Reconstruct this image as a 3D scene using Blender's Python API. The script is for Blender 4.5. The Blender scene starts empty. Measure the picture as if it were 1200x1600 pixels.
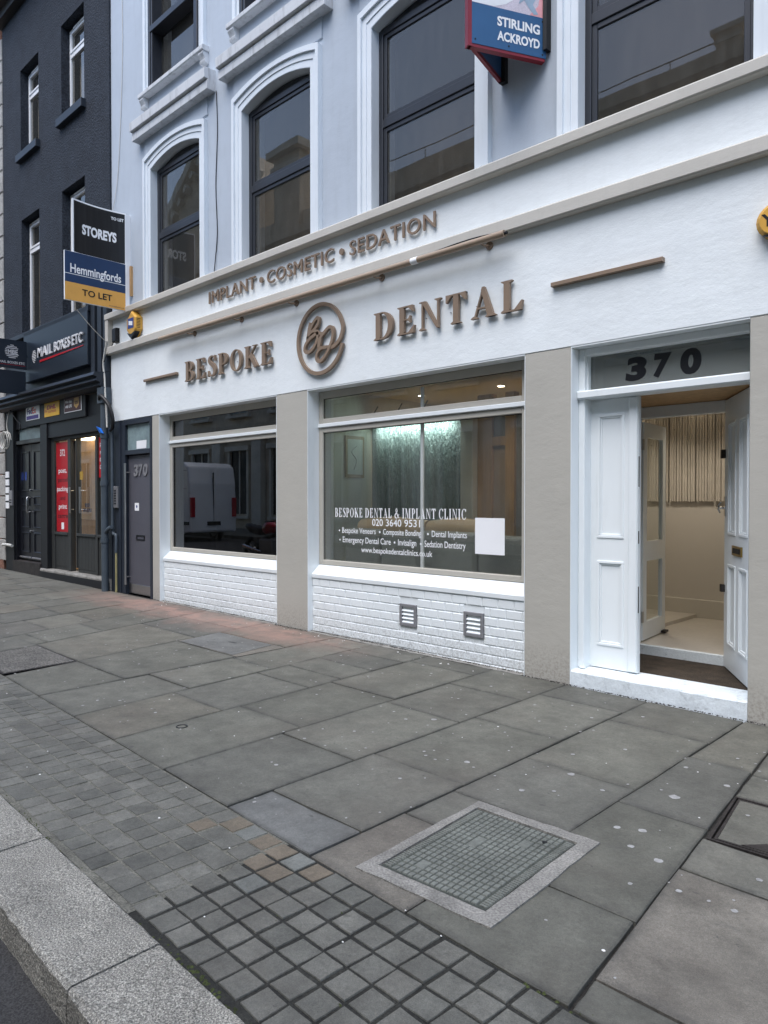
import bpy, bmesh, math, random
from mathutils import Vector, Matrix
random.seed(7)
R = math.radians
sc = bpy.context.scene
C = sc.collection

# ---------------------------------------------------------------- camera
cam = bpy.data.cameras.new('camera'); cam_o = bpy.data.objects.new('camera', cam); C.objects.link(cam_o)
cam.sensor_fit = 'VERTICAL'; cam.sensor_height = 36.0
cam.lens = 36.0 * 1137.0 / 1600.0
cam.clip_start = 0.05; cam.clip_end = 600
_a, _p = R(45.94), R(-0.857)
_f = Vector((-math.cos(_a) * math.cos(_p), math.sin(_a) * math.cos(_p), math.sin(_p)))
cam_o.location = (0, -5.3, 1.507)
cam_o.rotation_euler = _f.to_track_quat('-Z', 'Y').to_euler()
sc.camera = cam_o

# ---------------------------------------------------------------- sky, sun, exposure
SUN_EL, SUN_AZ = R(62), R(168)          # azimuth measured clockwise from +y
w = bpy.data.worlds.new('World'); sc.world = w; w.use_nodes = True
nt = w.node_tree; nt.nodes.clear()
sky = nt.nodes.new('ShaderNodeTexSky'); sky.sky_type = 'NISHITA'; sky.sun_disc = False
sky.sun_elevation = SUN_EL; sky.sun_rotation = SUN_AZ
sky.air_density = 1.0; sky.dust_density = 1.5; sky.ozone_density = 1.0
bg = nt.nodes.new('ShaderNodeBackground'); bg.inputs[1].default_value = 0.15
wo = nt.nodes.new('ShaderNodeOutputWorld')
nt.links.new(sky.outputs[0], bg.inputs[0]); nt.links.new(bg.outputs[0], wo.inputs[0])
sun = bpy.data.lights.new('sun', 'SUN'); sun.energy = 1.25; sun.angle = R(52); sun.color = (1.0, 0.985, 0.97)
sun_o = bpy.data.objects.new('sun', sun); C.objects.link(sun_o)
_d = Vector((math.sin(SUN_AZ) * math.cos(SUN_EL), math.cos(SUN_AZ) * math.cos(SUN_EL), math.sin(SUN_EL)))
sun_o.rotation_euler = _d.to_track_quat('Z', 'Y').to_euler(); sun_o.location = (0, -8, 30)
sc.view_settings.view_transform = 'Standard'; sc.view_settings.look = 'None'
sc.view_settings.exposure = 1.27; sc.view_settings.gamma = 1.0; sc.view_settings.use_curve_mapping = False
sc.render.engine = 'CYCLES'
sc.cycles.use_denoising = True
sc.cycles.max_bounces = 8; sc.cycles.diffuse_bounces = 4; sc.cycles.glossy_bounces = 4
sc.cycles.transparent_max_bounces = 12; sc.cycles.sample_clamp_indirect = 6.0
sc.cycles.caustics_reflective = False; sc.cycles.caustics_refractive = False

# ---------------------------------------------------------------- materials
def _new(name):
    m = bpy.data.materials.new(name); m.use_nodes = True
    n = m.node_tree.nodes; n.clear()
    out = n.new('ShaderNodeOutputMaterial')
    return m, n, m.node_tree.links, out
def _noise(n, l, vec, scale, detail=4, rough=0.6):
    t = n.new('ShaderNodeTexNoise'); t.inputs['Scale'].default_value = scale
    t.inputs['Detail'].default_value = detail; t.inputs['Roughness'].default_value = rough
    l.new(vec, t.inputs['Vector']); return t.outputs['Fac']
def _map(n, l, vec, s):
    m = n.new('ShaderNodeMapping'); m.inputs['Scale'].default_value = s; l.new(vec, m.inputs['Vector']); return m.outputs[0]
def _ramp(n, l, fac, stops):
    r = n.new('ShaderNodeValToRGB'); l.new(fac, r.inputs[0])
    while len(r.color_ramp.elements) < len(stops): r.color_ramp.elements.new(0.5)
    for e, (p, c) in zip(r.color_ramp.elements, stops):
        e.position = p; e.color = (c if len(c) == 4 else tuple(c) + (1,))
    return r.outputs[0]
def _mix(n, l, fac, a, b, mode='MIX'):
    m = n.new('ShaderNodeMix'); m.data_type = 'RGBA'; m.blend_type = mode
    for sock, v in ((m.inputs[0], fac), (m.inputs[6], a), (m.inputs[7], b)):
        if hasattr(v, 'is_output') or hasattr(v, 'links'): l.new(v, sock)
        elif isinstance(v, (int, float)): sock.default_value = v
        else: sock.default_value = tuple(v) + (1,) if len(v) == 3 else v
    return m.outputs[2]
def _math(n, l, op, a, b=None, clamp=False):
    m = n.new('ShaderNodeMath'); m.operation = op; m.use_clamp = clamp
    for i, v in enumerate((a, b)):
        if v is None: continue
        if isinstance(v, (int, float)): m.inputs[i].default_value = v
        else: l.new(v, m.inputs[i])
    return m.outputs[0]
def g3(v): return (v, v, v)
def pm(name, col, rough=0.6, var=0.12, scale=2.5, fine=0.0, fscale=60, bump=0.0, bscale=30, stretch=(1, 1, 1),
       metal=0.0, spec=0.4, rand=0.0, coat=0.0, dirt=0.0):
    """plain procedural paint / stone / metal with blotches, grain and relief in world space"""
    m, n, l, out = _new(name)
    b = n.new('ShaderNodeBsdfPrincipled'); l.new(b.outputs[0], out.inputs[0])
    b.inputs['Roughness'].default_value = rough; b.inputs['Metallic'].default_value = metal
    b.inputs['Specular IOR Level'].default_value = spec; b.inputs['Coat Weight'].default_value = coat
    geo = n.new('ShaderNodeNewGeometry'); pos = _map(n, l, geo.outputs['Position'], stretch)
    c = _mix(n, l, _ramp(n, l, _noise(n, l, pos, scale), [(0.3, g3(0)), (0.7, g3(1))]),
             tuple(x * (1 - var) for x in col), tuple(min(1, x * (1 + var)) for x in col))
    if fine:
        c = _mix(n, l, 1.0, c, _ramp(n, l, _noise(n, l, pos, fscale, 2), [(0.35, g3(1 - fine)), (0.65, g3(1 + fine))]), 'MULTIPLY')
    if rand:
        oi = n.new('ShaderNodeObjectInfo')
        c = _mix(n, l, 1.0, c, _ramp(n, l, oi.outputs['Random'], [(0, g3(1 - rand)), (1, g3(1 + rand))]), 'MULTIPLY')
    if dirt:
        d = _ramp(n, l, _noise(n, l, pos, 7, 6, 0.75), [(0.56, g3(1)), (0.72, g3(1 - dirt))])
        c = _mix(n, l, 1.0, c, d, 'MULTIPLY')
    l.new(c, b.inputs['Base Color'])
    if bump:
        bp = n.new('ShaderNodeBump'); bp.inputs['Strength'].default_value = 1.0; bp.inputs['Distance'].default_value = bump
        l.new(_noise(n, l, pos, bscale, 5), bp.inputs['Height']); l.new(bp.outputs[0], b.inputs['Normal'])
    return m
def emat(name, col, strength):
    m, n, l, out = _new(name); e = n.new('ShaderNodeEmission'); e.inputs[0].default_value = tuple(col) + (1,)
    e.inputs[1].default_value = strength; l.new(e.outputs[0], out.inputs[0]); return m
def glass(name, tint=(1, 1, 1), ior=1.5, rough=0.0, wave=0.0, boost=1.0, dirt=0.0, grey_veil=0.0, gcol=(1, 1, 1)):
    m, n, l, out = _new(name)
    tr = n.new('ShaderNodeBsdfTransparent'); tr.inputs[0].default_value = tuple(tint) + (1,)
    gl = n.new('ShaderNodeBsdfGlossy'); gl.inputs['Roughness'].default_value = rough
    gl.inputs['Color'].default_value = tuple(gcol) + (1,)
    fr = n.new('ShaderNodeFresnel')
    gb = n.new('ShaderNodeNewGeometry')          # only the face turned to the ray reflects (no total reflection inside a thin pane)
    l.new(_math(n, l, 'SUBTRACT', ior, _math(n, l, 'MULTIPLY', gb.outputs['Backfacing'], ior - 1.0)), fr.inputs[0])
    mx = n.new('ShaderNodeMixShader')
    l.new(_math(n, l, 'MULTIPLY', fr.outputs[0], boost, True), mx.inputs[0])
    l.new(tr.outputs[0], mx.inputs[1]); l.new(gl.outputs[0], mx.inputs[2])
    if wave:
        geo = n.new('ShaderNodeNewGeometry'); bp = n.new('ShaderNodeBump')
        bp.inputs['Strength'].default_value = 1.0; bp.inputs['Distance'].default_value = wave
        l.new(_noise(n, l, geo.outputs['Position'], 1.6, 1), bp.inputs['Height'])
        l.new(bp.outputs[0], gl.inputs['Normal']); l.new(bp.outputs[0], fr.inputs['Normal'])
    sh = mx.outputs[0]
    if dirt:
        geo = n.new('ShaderNodeNewGeometry')
        df = n.new('ShaderNodeBsdfDiffuse'); df.inputs[0].default_value = (.45, .47, .45, 1)  # even grey veil stands in for reflected sky and for dirty glass
        m2 = n.new('ShaderNodeMixShader')
        l.new(_math(n, l, 'MULTIPLY', _ramp(n, l, _noise(n, l, _map(n, l, geo.outputs['Position'], (6, 6, 1)), 2.5, 5), [(.4, g3(grey_veil / max(dirt, 1e-4))), (.8, g3(1 + grey_veil / max(dirt, 1e-4)))]), dirt), m2.inputs[0])
        l.new(sh, m2.inputs[1]); l.new(df.outputs[0], m2.inputs[2]); sh = m2.outputs[0]
    l.new(sh, out.inputs[0]); return m

def render_paint(name, col, rough=0.7, streak=0.0, relief=0.004):
    """hand-trowelled painted render: shallow sweeps, pits, and dirt that gathers low down and in streaks"""
    m, n, l, out = _new(name)
    b = n.new('ShaderNodeBsdfPrincipled'); l.new(b.outputs[0], out.inputs[0])
    b.inputs['Roughness'].default_value = rough; b.inputs['Specular IOR Level'].default_value = 0.3
    geo = n.new('ShaderNodeNewGeometry'); P = geo.outputs['Position']
    base = _mix(n, l, _ramp(n, l, _noise(n, l, P, 1.3, 5), [(0.3, g3(0)), (0.75, g3(1))]),
                tuple(x * 0.94 for x in col), tuple(min(.9, x * 1.03) for x in col))
    base = _mix(n, l, _ramp(n, l, _noise(n, l, P, 9, 6, .8), [(0.63, g3(0)), (0.85, g3(.30))]), base, tuple(x * .6 for x in col))
    sx = n.new('ShaderNodeSeparateXYZ'); l.new(P, sx.inputs[0])
    # rain splash speckle on the lowest hand's breadth
    low = _math(n, l, 'SUBTRACT', 1.0, _math(n, l, 'DIVIDE', sx.outputs[2], 0.38), True)
    spl = _math(n, l, 'MULTIPLY', low, _ramp(n, l, _noise(n, l, P, 45, 4, .8), [(.42, g3(0)), (.68, g3(.75))]), True)
    base = _mix(n, l, spl, base, (.16, .14, .12))
    if streak:
        st = _ramp(n, l, _noise(n, l, _map(n, l, P, (9, 9, 1.6)), 1.0, 7, .75), [(.50, g3(0)), (.76, g3(streak))])
        base = _mix(n, l, st, base, (.14, .14, .14))
    l.new(base, b.inputs['Base Color'])
    h1 = _noise(n, l, _map(n, l, P, (2.4, 2.4, 4.0)), 1.5, 7, .66)
    h2 = _noise(n, l, P, 90, 3)
    hh = _math(n, l, 'ADD', h1, _math(n, l, 'MULTIPLY', h2, 0.08))
    bp = n.new('ShaderNodeBump'); bp.inputs['Strength'].default_value = 1.0; bp.inputs['Distance'].default_value = relief * 1.7
    l.new(hh, bp.inputs['Height']); l.new(bp.outputs[0], b.inputs['Normal'])
    return m

def slab_mat(name, stops, pink=False, spk=0.16, bumpd=0.004, blotch=.3, rough=.75):
    m, n, l, out = _new(name)
    b = n.new('ShaderNodeBsdfPrincipled'); l.new(b.outputs[0], out.inputs[0])
    b.inputs['Roughness'].default_value = rough; b.inputs['Specular IOR Level'].default_value = 0.35
    oi = n.new('ShaderNodeObjectInfo'); geo = n.new('ShaderNodeNewGeometry'); P = geo.outputs['Position']
    c = _ramp(n, l, oi.outputs['Random'], stops)
    c = _mix(n, l, 1.0, c, _ramp(n, l, _noise(n, l, P, 2.6, 6, .65), [(.25, g3(1 - blotch)), (.75, g3(1 + blotch))]), 'MULTIPLY')
    c = _mix(n, l, 1.0, c, _ramp(n, l, _noise(n, l, P, 240, 2), [(.3, g3(1 - spk)), (.7, g3(1 + spk))]), 'MULTIPLY')
    c = _mix(n, l, 1.0, c, _ramp(n, l, _noise(n, l, P, 55, 5, .8), [(.3, g3(.80)), (.7, g3(1.20))]), 'MULTIPLY')
    c = _mix(n, l, 1.0, c, _ramp(n, l, _noise(n, l, P, 9, 6, .7), [(.3, g3(.84)), (.7, g3(1.16))]), 'MULTIPLY')
    # pale scuffs and dark damp patches
    c = _mix(n, l, _ramp(n, l, _noise(n, l, P, 11, 7, .75), [(.62, g3(0)), (.82, g3(.40))]), c, (.20, .20, .195))
    c = _mix(n, l, _ramp(n, l, _noise(n, l, _map(n, l, P, (1.0, 1.7, 1)), 3.7, 6, .7), [(.60, g3(0)), (.76, g3(.4))]), c, (.045, .045, .045))
    c = _mix(n, l, _ramp(n, l, _noise(n, l, P, 1.1, 3, .6), [(.5, g3(0)), (.72, g3(.28))]), c, (.10, .083, .070))
    c = _mix(n, l, _ramp(n, l, _noise(n, l, P, 21, 3, .5), [(.70, g3(0)), (.735, g3(.55))]), c, (.045, .044, .042))
    # grime worked into the stone along its joints, in broken patches
    ea = n.new('ShaderNodeAttribute'); ea.attribute_name = 'edge'
    em_ = _math(n, l, 'MULTIPLY', _math(n, l, 'POWER', ea.outputs['Fac'], 2.2), _ramp(n, l, _noise(n, l, P, 6, 6, .75), [(.34, g3(0)), (.66, g3(.75))]))
    c = _mix(n, l, em_, c, (.050, .050, .046))
    c = _mix(n, l, 1.0, c, _ramp(n, l, _math(n, l, 'FRACT', _math(n, l, 'MULTIPLY', oi.outputs['Random'], 17.3)), [(0, g3(.86)), (1, g3(1.14))]), 'MULTIPLY')
    if pink:
        s = n.new('ShaderNodeSeparateXYZ'); l.new(P, s.inputs[0])
        yy = _math(n, l, 'ADD', s.outputs[1], _math(n, l, 'MULTIPLY', _noise(n, l, P, 2.2, 6, .7), 1.1))
        band = _math(n, l, 'MULTIPLY', _ramp(n, l, _math(n, l, 'ADD', yy, .5, True), [(.12, g3(0)), (.75, g3(1))]),
                     _ramp(n, l, _math(n, l, 'ADD', yy, .0, True), [(.24, g3(1)), (.5, g3(.25))]))
        xx = _math(n, l, 'DIVIDE', _math(n, l, 'ADD', s.outputs[0], 12.0), 8.0, True)
        xm = _ramp(n, l, xx, [(0.02, g3(0)), (.3, g3(1)), (.72, g3(.9)), (.9, g3(0))])
        msk = _math(n, l, 'MULTIPLY', _math(n, l, 'MULTIPLY', band, xm), _ramp(n, l, _noise(n, l, P, 5, 6, .7), [(.28, g3(.3)), (.52, g3(1))]))
        msk = _math(n, l, 'MULTIPLY', msk, _ramp(n, l, _math(n, l, 'FRACT', _math(n, l, 'MULTIPLY', oi.outputs['Random'], 31.7)), [(0, g3(.7)), (.6, g3(1))]))
        c = _mix(n, l, _math(n, l, 'MULTIPLY', msk, .85), c, (.33, .205, .165))
    l.new(c, b.inputs['Base Color'])
    bp = n.new('ShaderNodeBump'); bp.inputs['Strength'].default_value = 1.0; bp.inputs['Distance'].default_value = bumpd
    l.new(_math(n, l, 'ADD', _noise(n, l, P, 28, 6, .7), _math(n, l, 'MULTIPLY', _noise(n, l, P, 3, 3), 1.2)), bp.inputs['Height'])
    l.new(bp.outputs[0], b.inputs['Normal'])
    return m

M = {}
M['white'] = render_paint('white_masonry_paint', (.775, .82, .835), .7, .05)
M['white_tile'] = render_paint('white_painted_tile', (.775, .82, .835), .45, .04, .0006)
M['gloss_white'] = pm('white_gloss_paint', (.775, .82, .835), .38, .03, 4, 0, 60, .0008, 30, (1, 1, .25), spec=.45, dirt=.07)
M['step_white'] = pm('worn_white_step_paint', (.70, .76, .79), .6, .08, 6, .06, 70, .004, 26, spec=.3, dirt=.45)
M['taupe'] = render_paint('taupe_masonry_paint', (.435, .42, .375), .6, 0, .0030)
M['band'] = render_paint('pale_taupe_moulding_paint', (.52, .50, .455), .6, .10, .002)
M['frame_taupe'] = pm('taupe_frame_paint', (.45, .43, .38), .42, .04, 3, 0, 60, .0005, 40, spec=.4)
M['upper'] = render_paint('pale_lilac_grey_render', (.445, .50, .565), .75, .12, .0025)
M['arch'] = render_paint('architrave_white_paint', (.70, .755, .80), .6, .10, .0012)
M['hood'] = render_paint('weathered_white_cornice', (.60, .62, .64), .7, .62, .002)
M['brown'] = pm('bronze_brown_lettering', (.235, .170, .120), .45, .06, 6, 0, 60, 0, 30, spec=.45)
M['brown_edge'] = pm('pale_bronze_tube', (.33, .25, .18), .4, .06, 6, spec=.5)
M['black'] = pm('black_paint', (.0065, .007, .009), .5, .2, 3, spec=.4)
M['black_gloss'] = pm('black_gloss_paint', (.006, .0065, .010), .3, .2, 3, .0, 60, .0008, 12, spec=.5)
M['win_black'] = pm('anthracite_window_frame', (.022, .025, .032), .4, .1, 3, spec=.45)
M['slate'] = pm('slate_blue_textured_render', (.027, .033, .044), .85, .18, 3.0, .40, 38, .030, 30, spec=.25, dirt=.25)
M['slate_s'] = pm('slate_blue_smooth_paint', (.020, .026, .036), .5, .12, 3, 0, 60, .001, 20, spec=.35)
M['navy'] = pm('dark_navy_sign_panel', (.012, .018, .028), .42, .08, 2, spec=.4)
M['grey_door'] = pm('grey_door_laminate', (.085, .085, .102), .42, .06, 4, .03, 120, spec=.4)
M['door_frame'] = pm('dark_blue_grey_frame', (.020, .026, .038), .42, .08, 3, spec=.4)
M['steel'] = pm('brushed_steel', (.5, .5, .5), .3, .06, 4, .06, 90, metal=1.0)
M['dull_steel'] = pm('dull_steel', (.30, .30, .31), .5, .1, 4, .08, 60, metal=.7)
M['chrome'] = pm('polished_chrome', (.7, .7, .7), .08, .02, 3, metal=1.0)
M['brass'] = pm('aged_brass', (.42, .28, .09), .3, .2, 14, metal=1.0)
M['upvc'] = pm('white_upvc', (.78, .79, .80), .35, .02, 3, spec=.45)
M['lead'] = pm('grey_pipe_paint', (.060, .078, .096), .5, .16, 5, 0, 60, .001, 18, dirt=.35)
M['vent'] = pm('grey_vent_plastic', (.20, .20, .21), .5, .08, 6)
M['vent_dark'] = pm('vent_dark_duct', (.02, .02, .02), .8)
M['yellow'] = pm('yellow_alarm_plastic', (.60, .33, .055), .4, .08, 6, spec=.4, dirt=.12)
M['blue'] = pm('blue_print', (.02, .045, .22), .4, .05)
M['w_print'] = pm('white_print', (.82, .83, .84), .5, .02)
M['vinyl'] = pm('white_vinyl', (.85, .86, .88), .5, .02)
M['k_print'] = pm('black_print', (.010, .010, .012), .4, .02)
M['red'] = pm('red_print', (.40, .010, .018), .4, .06)
M['dred'] = pm('oxide_red_frame', (.22, .018, .03), .4, .12, 5, spec=.4)
M['navy_print'] = pm('navy_board', (.018, .042, .105), .42, .06, 4, dirt=.1)
M['amber'] = pm('amber_board', (.68, .36, .085), .45, .05, 4, dirt=.1)
M['steelblue'] = pm('steel_blue_board', (.030, .105, .235), .4, .06, 4)
M['dark_board'] = pm('dark_metallic_board', (.035, .034, .034), .28, .15, 2.2, 0, 60, 0, 20, (9, 9, .3), metal=.55)
M['pink'] = pm('faded_pink_print', (.72, .34, .36), .5, .18, 7)
M['lilac'] = pm('faded_lilac_print', (.60, .55, .62), .5, .08, 9, .12, 150)
M['palegrey'] = pm('pale_print', (.80, .82, .84), .5, .05, 7)
M['bluegrey'] = pm('blue_grey_print', (.30, .40, .50), .5, .1, 7)
M['bluetape'] = pm('bright_blue_tape', (.02, .20, .80), .4, .1)
M['cable_w'] = pm('off_white_cable', (.55, .54, .50), .5, .1)
M['cable_k'] = pm('black_cable', (.012, .012, .013), .45, .1)
M['pinkcable'] = pm('yellow_green_conduit', (.30, .27, .13), .5, .2, 9)
M['timber'] = pm('warm_timber', (.45, .27, .12), .5, .2, 3, 0, 60, 0, 20, (6, 6, .6))
M['cream'] = pm('warm_cream_wall', (.60, .55, .47), .7, .04, 2)
M['cream2'] = pm('pale_cream_panel', (.58, .555, .515), .45, .03, 2)
M['floor_in'] = pm('pale_floor_tile', (.56, .53, .48), .3, .06, 2, .04, 30)
M['mat'] = pm('brown_coir_mat', (.045, .034, .024), .95, .35, 8, .4, 120, .004, 80)
M['sofa'] = pm('grey_sofa_leather', (.19, .185, .17), .5, .08, 5, 0, 60, .001, 40)
M['tan'] = pm('tan_leather', (.36, .25, .15), .45, .1, 5, 0, 60, .001, 40)
M['dark_room'] = pm('dark_room_lining', (.012, .012, .013), .8, .2, 2)
M['brown_room'] = pm('brown_tone_lining', (.12, .098, .078), .8, .1, 1.5, 0, 60, 0, 20, (5, 5, .4))  # lining colour chosen to lift and warm the dark upper panes
M['ceil'] = pm('warm_ceiling', (.60, .50, .37), .8, .04, 1)
M['plant'] = pm('pale_plaster', (.6, .58, .53), .8, .04, 2)
M['mortar'] = pm('dark_joint_mortar', (.026, .025, .023), .95, .4, 6, .4, 90, .006, 60)
M['asphalt'] = pm('asphalt', (.037, .036, .035), .85, .2, 1.5, .55, 150, .008, 140)
M['concrete'] = pm('concrete_surround', (.215, .208, .19), .85, .28, 6, .3, 110, .008, 50, dirt=.5)
M['iron'] = pm('worn_cover_iron', (.135, .143, .128), .6, .22, 5, .16, 70, .002, 60, dirt=.3, spec=.4)
M['iron_mid'] = pm('dark_cover_iron', (.050, .056, .047), .7, .3, 8, .2, 70, .002, 60)  # darker tone of the cover iron for the plate between the studs
M['iron_dark'] = pm('dark_rusty_iron', (.035, .030, .028), .6, .4, 12, .2, 60, .002, 50, metal=.3)
M['moss'] = pm('moss_green', (.040, .050, .015), .95, .4, 20, .3, 150, .006, 90)
M['gum'] = pm('trodden_gum', (.37, .37, .36), .8, .25, 30, rand=.25)
M['paper'] = pm('white_paper_scrap', (.72, .72, .70), .8, .08, 20)
M['granite'] = None
M['stone'] = pm('tan_limestone', (.58, .49, .37), .85, .18, 1.2, .1, 25, .006, 12, dirt=.35)
M['stone_p'] = pm('pale_stone', (.68, .62, .52), .85, .15, 1.2, .1, 25, .006, 12, dirt=.3)
M['roof'] = pm('slate_roof', (.07, .075, .085), .7, .2, 2)
M['van'] = pm('white_van_paint', (.82, .83, .84), .25, .03, 2, spec=.5, coat=.5)
M['tyre'] = pm('tyre_rubber', (.015, .015, .015), .8, .2)
M['redplastic'] = pm('red_bodywork', (.42, .015, .03), .3, .1, spec=.5, coat=.4)
M['glass'] = glass('clear_window_glass', (.95, .96, .955), 1.52, 0, .0, 1.9, .035, .02)
M['glass_up'] = glass('tinted_upper_window_glass', (.70, .68, .65), 1.58, 0, .0007, 1.18, .03, .030, (1.0, .95, .89))  # warm gloss tint and grey veil dull the blue of the reflected sky
M['glass_dark'] = glass('tinted_shop_glass', (.30, .32, .33), 1.52, 0, .0, 1.75, .02)
M['glass_fan'] = glass('fanlight_glass', (.62, .66, .64), 1.55, 0, 0, 1.6, .05, .26)
M['glass_frost'] = pm('frosted_green_glass', (.20, .27, .28), .28, .25, 6, .1, 40, 0, 30, spec=.6)
M['glass_panel'] = glass('inner_glass_leaf', (.93, .95, .94), 1.5, 0, 0, 1.0)
M['lamp'] = emat('lit_downlight', (1.0, .82, .58), 14)
M['led'] = emat('lit_cool_strip', (.72, 1.0, .94), 7)
M['lamp_shop'] = emat('lit_shop_tube', (1.0, .80, .52), 4)

def granite():
    m, n, l, out = _new('speckled_granite')
    b = n.new('ShaderNodeBsdfPrincipled'); l.new(b.outputs[0], out.inputs[0]); b.inputs['Roughness'].default_value = .7
    oi = n.new('ShaderNodeObjectInfo'); geo = n.new('ShaderNodeNewGeometry'); P = geo.outputs['Position']
    c = _ramp(n, l, _noise(n, l, P, 165, 4, .8), [(.36, (.05, .049, .047)), (.46, (.20, .196, .188)), (.54, (.36, .354, .34)), (.64, (.74, .73, .70))])
    c = _mix(n, l, 1.0, c, _ramp(n, l, _noise(n, l, P, 3, 7, .7), [(.3, g3(.66)), (.7, g3(1.12))]), 'MULTIPLY')
    c = _mix(n, l, _ramp(n, l, _noise(n, l, _map(n, l, P, (.7, 5, 1)), 4, 6, .7), [(.58, g3(0)), (.74, g3(.45))]), c, (.07, .068, .064))
    c = _mix(n, l, 1.0, c, _ramp(n, l, oi.outputs['Random'], [(0, g3(.92)), (1, g3(1.08))]), 'MULTIPLY')
    c = _mix(n, l, 1.0, c, (.90, .88, .80), 'MULTIPLY')
    l.new(c, b.inputs['Base Color'])
    bp = n.new('ShaderNodeBump'); bp.inputs['Distance'].default_value = .012; bp.inputs['Strength'].default_value = 1
    l.new(_math(n, l, 'ADD', _noise(n, l, P, 75, 4), _noise(n, l, P, 9, 3)), bp.inputs['Height']); l.new(bp.outputs[0], b.inputs['Normal'])
    return m
M['granite'] = granite()
M['slab'] = slab_mat('york_stone_slab', [(0, (0.1022, 0.1014, 0.086)), (0.35, (0.1194, 0.1182, 0.0986)), (0.6, (0.1083, 0.1074, 0.0934)), (0.85, (0.128, 0.1253, 0.1038)), (1, (0.1182, 0.111, 0.0892))], True)
M['slab_blue'] = slab_mat('blue_grey_slab', [(0, (.134, .136, .129)), (1, (.128, .130, .124))], False)
M['slab_worn'] = slab_mat('worn_brownish_slab', [(0, (0.1365, 0.1266, 0.1071)), (1, (0.1452, 0.1337, 0.1134))], False, .25, .007, .35)
M['sett'] = slab_mat('grey_sett', [(0, (.100, .100, .088)), (.5, (.114, .113, .099)), (1, (.124, .122, .107))], False, .22, .010, .35)
M['sett_tan'] = slab_mat('tan_sett', [(0, (0.155, 0.132, 0.0994)), (1, (0.1377, 0.1148, 0.0862))], False, .2, .008, .3)
M['sett_pale'] = slab_mat('pale_blue_sett', [(0, (0.1381, 0.1436, 0.1315)), (1, (0.1215, 0.126, 0.1155))], False, .2, .008, .3)

def water_glass():
    m, n, l, out = _new('rippled_teal_glass')
    b = n.new('ShaderNodeBsdfPrincipled'); l.new(b.outputs[0], out.inputs[0])
    b.inputs['Roughness'].default_value = .12; b.inputs['Specular IOR Level'].default_value = .9
    geo = n.new('ShaderNodeNewGeometry'); P = geo.outputs['Position']
    c = _ramp(n, l, _noise(n, l, _map(n, l, P, (7, 7, .5)), 1.2, 5), [(.3, (.085, .12, .115)), (.7, (.26, .32, .305))])
    l.new(c, b.inputs['Base Color'])
    bp = n.new('ShaderNodeBump'); bp.inputs['Distance'].default_value = .05; bp.inputs['Strength'].default_value = 1
    l.new(_noise(n, l, _map(n, l, P, (30, 30, 8)), 1.0, 5, .65), bp.inputs['Height']); l.new(bp.outputs[0], b.inputs['Normal'])
    return m
M['water'] = water_glass()

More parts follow.
